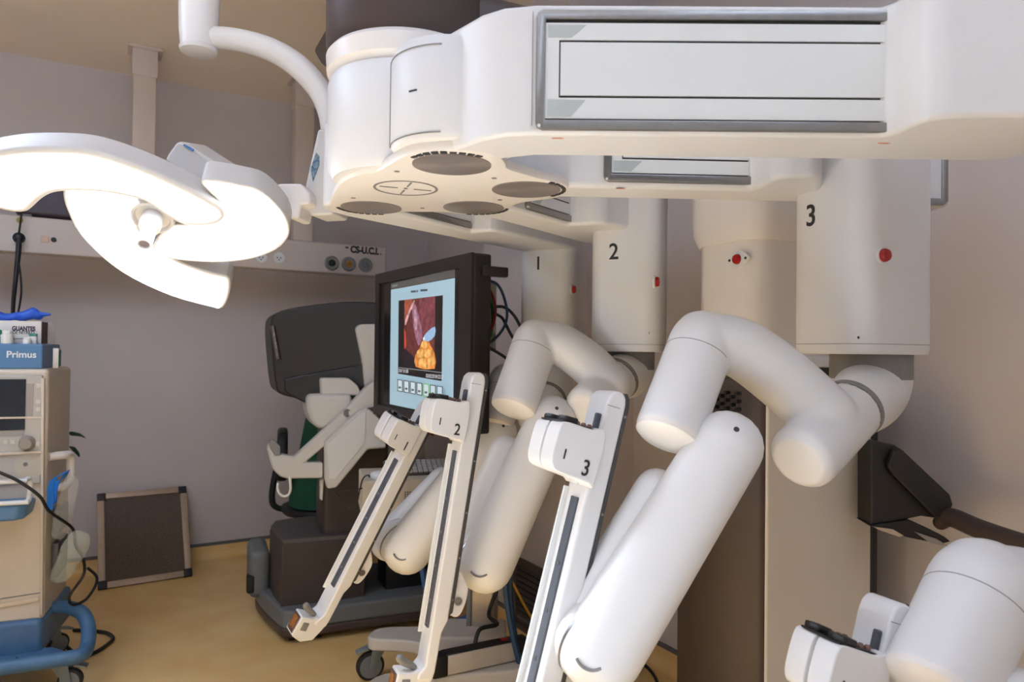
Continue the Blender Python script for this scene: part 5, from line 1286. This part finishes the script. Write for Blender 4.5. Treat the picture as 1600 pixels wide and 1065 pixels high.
for k in range(9):
    u_ = k / 8; w_ = 0.031 * (1 - (2 * u_ - 1) ** 4) ** 0.5 + 0.001; h_ = 0.030 * (1 - (1.7 * u_ - 0.75) ** 2) ** 0.5 * (1 - u_ ** 6) + 0.003
    c = V((mo.x, mo.y, 0.8505)) + rr_ * ((u_ - 0.5) * 0.10)
    rings.append([c + rb_ * (w_ * math.cos(a)) + V((0, 0, max(0, math.sin(a)) * h_)) for a in [2 * math.pi * j / 20 for j in range(20)]])
mb.loft(rings).build('mouse_shell', WHITE2, t, sub=1)
B().tube([V((mo.x, mo.y, 0.856)) - rr_ * 0.05, U(575, 742, 2.88), U(566, 750, 2.82), U(556, 790, 2.82), U(545, 792, 2.84), U(530, 775, 2.86), U(527, 768, 2.86), U(560, 764, 2.84), U(566, 762, 2.84)], 0.003, 8, 6).build('mouse_cord', BLACK, t)
kc = UH(655, 733, 0.865)
kb = thing('keyboard', V((kc.x, kc.y, 0.85)), 'pale computer keyboard lying on the cream recorder, behind the first arm', 'keyboard')
ku = (rb_ * 0.93 + V((0, 0, 0.30))).normalized(); kn = rr_.cross(ku)
kcc = V((kc.x, kc.y, 0.872))
B().box(kcc, 0.30, 0.13, 0.012, rr_, ku, kn, bev=0.003).build('keyboard_base', mat('keyboard_grey', (70, 66, 64), 0.5, noise=0.03), kb)
for i in range(13):
    for j in range(5):
        B().box(kcc + rr_ * ((i - 6) * 0.0222) + ku * ((j - 2) * 0.0235) + kn * 0.009, 0.019, 0.020, 0.007, rr_, ku, kn, bev=0.002, seg=2).build('key', mat('key_white', (196, 190, 182), 0.5, noise=0.02), kb)

# power strip lying on the front leg
s0 = UH(672, 1040, 0.25); s1 = UH(822, 1008, 0.25)
sd = (s1 - s0); sl_ = sd.length; sd = sd.normalized(); sn_ = V((-sd.y, sd.x, 0))
sc0 = (s0 + s1) / 2; sc0.z = 0.249
pst = thing('power_strip', V((sc0.x, sc0.y, 0.212)), 'long aluminium power strip with black ends on the stand foot', 'power strip')
B().box(sc0, sl_ - 0.10, 0.055, 0.07, sd, sn_, bev=0.004).build('strip_body', mat('strip_aluminium', (206, 196, 184), 0.4, 0.25, noise=0.04), pst)
B().box(sc0 + V((0, 0, 0.036)), sl_ - 0.10, 0.045, 0.010, sd, sn_, bev=0.002).build('strip_sockets', BLACK, pst)
for k in (-1, 1):
    B().box(sc0 + sd * (k * (sl_ / 2 - 0.03)), 0.06, 0.06, 0.076, sd, sn_, bev=0.008).build('strip_end', BLACK, pst)
B().box(sc0 + sd * 0.10 + V((0, 0, 0.043)), 0.022, 0.02, 0.006, sd, sn_, bev=0.002).build('strip_switch', RED, pst)
cable('strip_cable', [sc0 + sd * -0.02 + V((0, 0, 0.05)), sc0 + sd * 0.0 + V((0, 0.02, 0.09)), sc0 + sd * 0.07 + V((0, 0.05, 0.085)), pole + V((0.02, -0.06, 0.33)), pole + V((0.05, -0.05, 0.42))], 0.008, BLACK, 'black cable plugged into the power strip on the stand foot')

# cables behind the monitor
BLUC = mat('blue_cable', (36, 66, 92), 0.45, noise=0.03)
REDC = mat('red_cable', (130, 28, 30), 0.45, noise=0.03)
GRNC = mat('green_cable', (24, 92, 44), 0.45, noise=0.03)
DKC = mat('slate_cable', (36, 42, 48), 0.45, noise=0.03)
YELC = mat('yellow_cable', (196, 140, 30), 0.45, noise=0.03)
def pc_(l, Z): return [U(x, y, Z) for x, y in l]
cable('video_cable', pc_([(752, 440), (764, 438.5), (777, 444), (786, 460), (792, 485), (790, 505), (780, 522), (768, 533), (756, 540)], 2.62), 0.0055, BLUC, 'blue cable arching out behind the monitor')
cable('video_cable', pc_([(754, 442), (763, 450), (771, 465), (774, 485), (770, 508), (762, 522), (754, 532)], 2.60), 0.0055, REDC, 'red cable curving behind the monitor')
cable('video_cable', pc_([(754, 448), (762, 457), (768, 475), (770, 500), (766, 525), (758, 540)], 2.61), 0.0055, GRNC, 'green cable curving behind the monitor')
cable('video_cable', pc_([(774, 479), (785, 479), (795, 484), (806, 497), (815, 515)], 2.68), 0.006, DKC, 'dark slate cable leaving the connector box, upper of two')
cable('video_cable', pc_([(774, 490), (784, 496), (790, 506), (797, 520), (806, 535)], 2.68), 0.006, DKC, 'dark slate cable leaving the connector box, lower of two')
cable('video_cable', pc_([(756, 541), (766, 544), (780, 552), (795, 562)], 2.62), 0.006, DKC, 'dark slate cable with a red plug under the blue cable')
# cables near the floor
cable('hose', pc_([(784, 850), (788, 890), (791, 930), (796, 965), (803, 1000), (812, 1035)], 2.66), 0.012, mat('deep_blue_hose', (28, 62, 96), 0.45, noise=0.04), 'dark blue hose hanging beside the silver pole')
cable('hose', pc_([(796, 850), (797, 890), (798, 930), (801, 965), (806, 1000), (810, 1040)], 2.70), 0.010, mat('deep_blue_hose', (28, 62, 96), 0.45), 'second dark blue hose beside the silver pole, nearer the grille')
cable('hose', pc_([(652, 860), (660, 890), (668, 930), (690, 968), (715, 970), (740, 958), (760, 940)], 3.02), 0.013, mat('bright_blue_hose', (24, 78, 130), 0.45, noise=0.04), 'bright blue hose drooping behind the second arm')
yl = [U(786, 880, 2.92), U(800, 908, 2.92), U(822, 950, 2.92), U(846, 990, 2.90), U(870, 1030, 2.86), UH(905, 1105, 0.008)]
cable('cable', yl, 0.0055, YELC, 'thin yellow cable running down past the air grille')
cable('floor_cable', [UH(975, 1062, 0.008), UH(996, 1050, 0.008), UH(1006, 1035, 0.008), UH(1004, 1015, 0.008), UH(995, 1000, 0.008)], 0.007, BLACK, 'black cable on the floor between arm 3 and the tower, left strand')
cable('floor_cable', [UH(985, 1028, 0.020), UH(1004, 1036, 0.022), UH(1020, 1052, 0.012), UH(1027, 1070, 0.008), UH(1020, 1100, 0.008)], 0.007, BLACK, 'black cable on the floor between arm 3 and the tower, right strand')
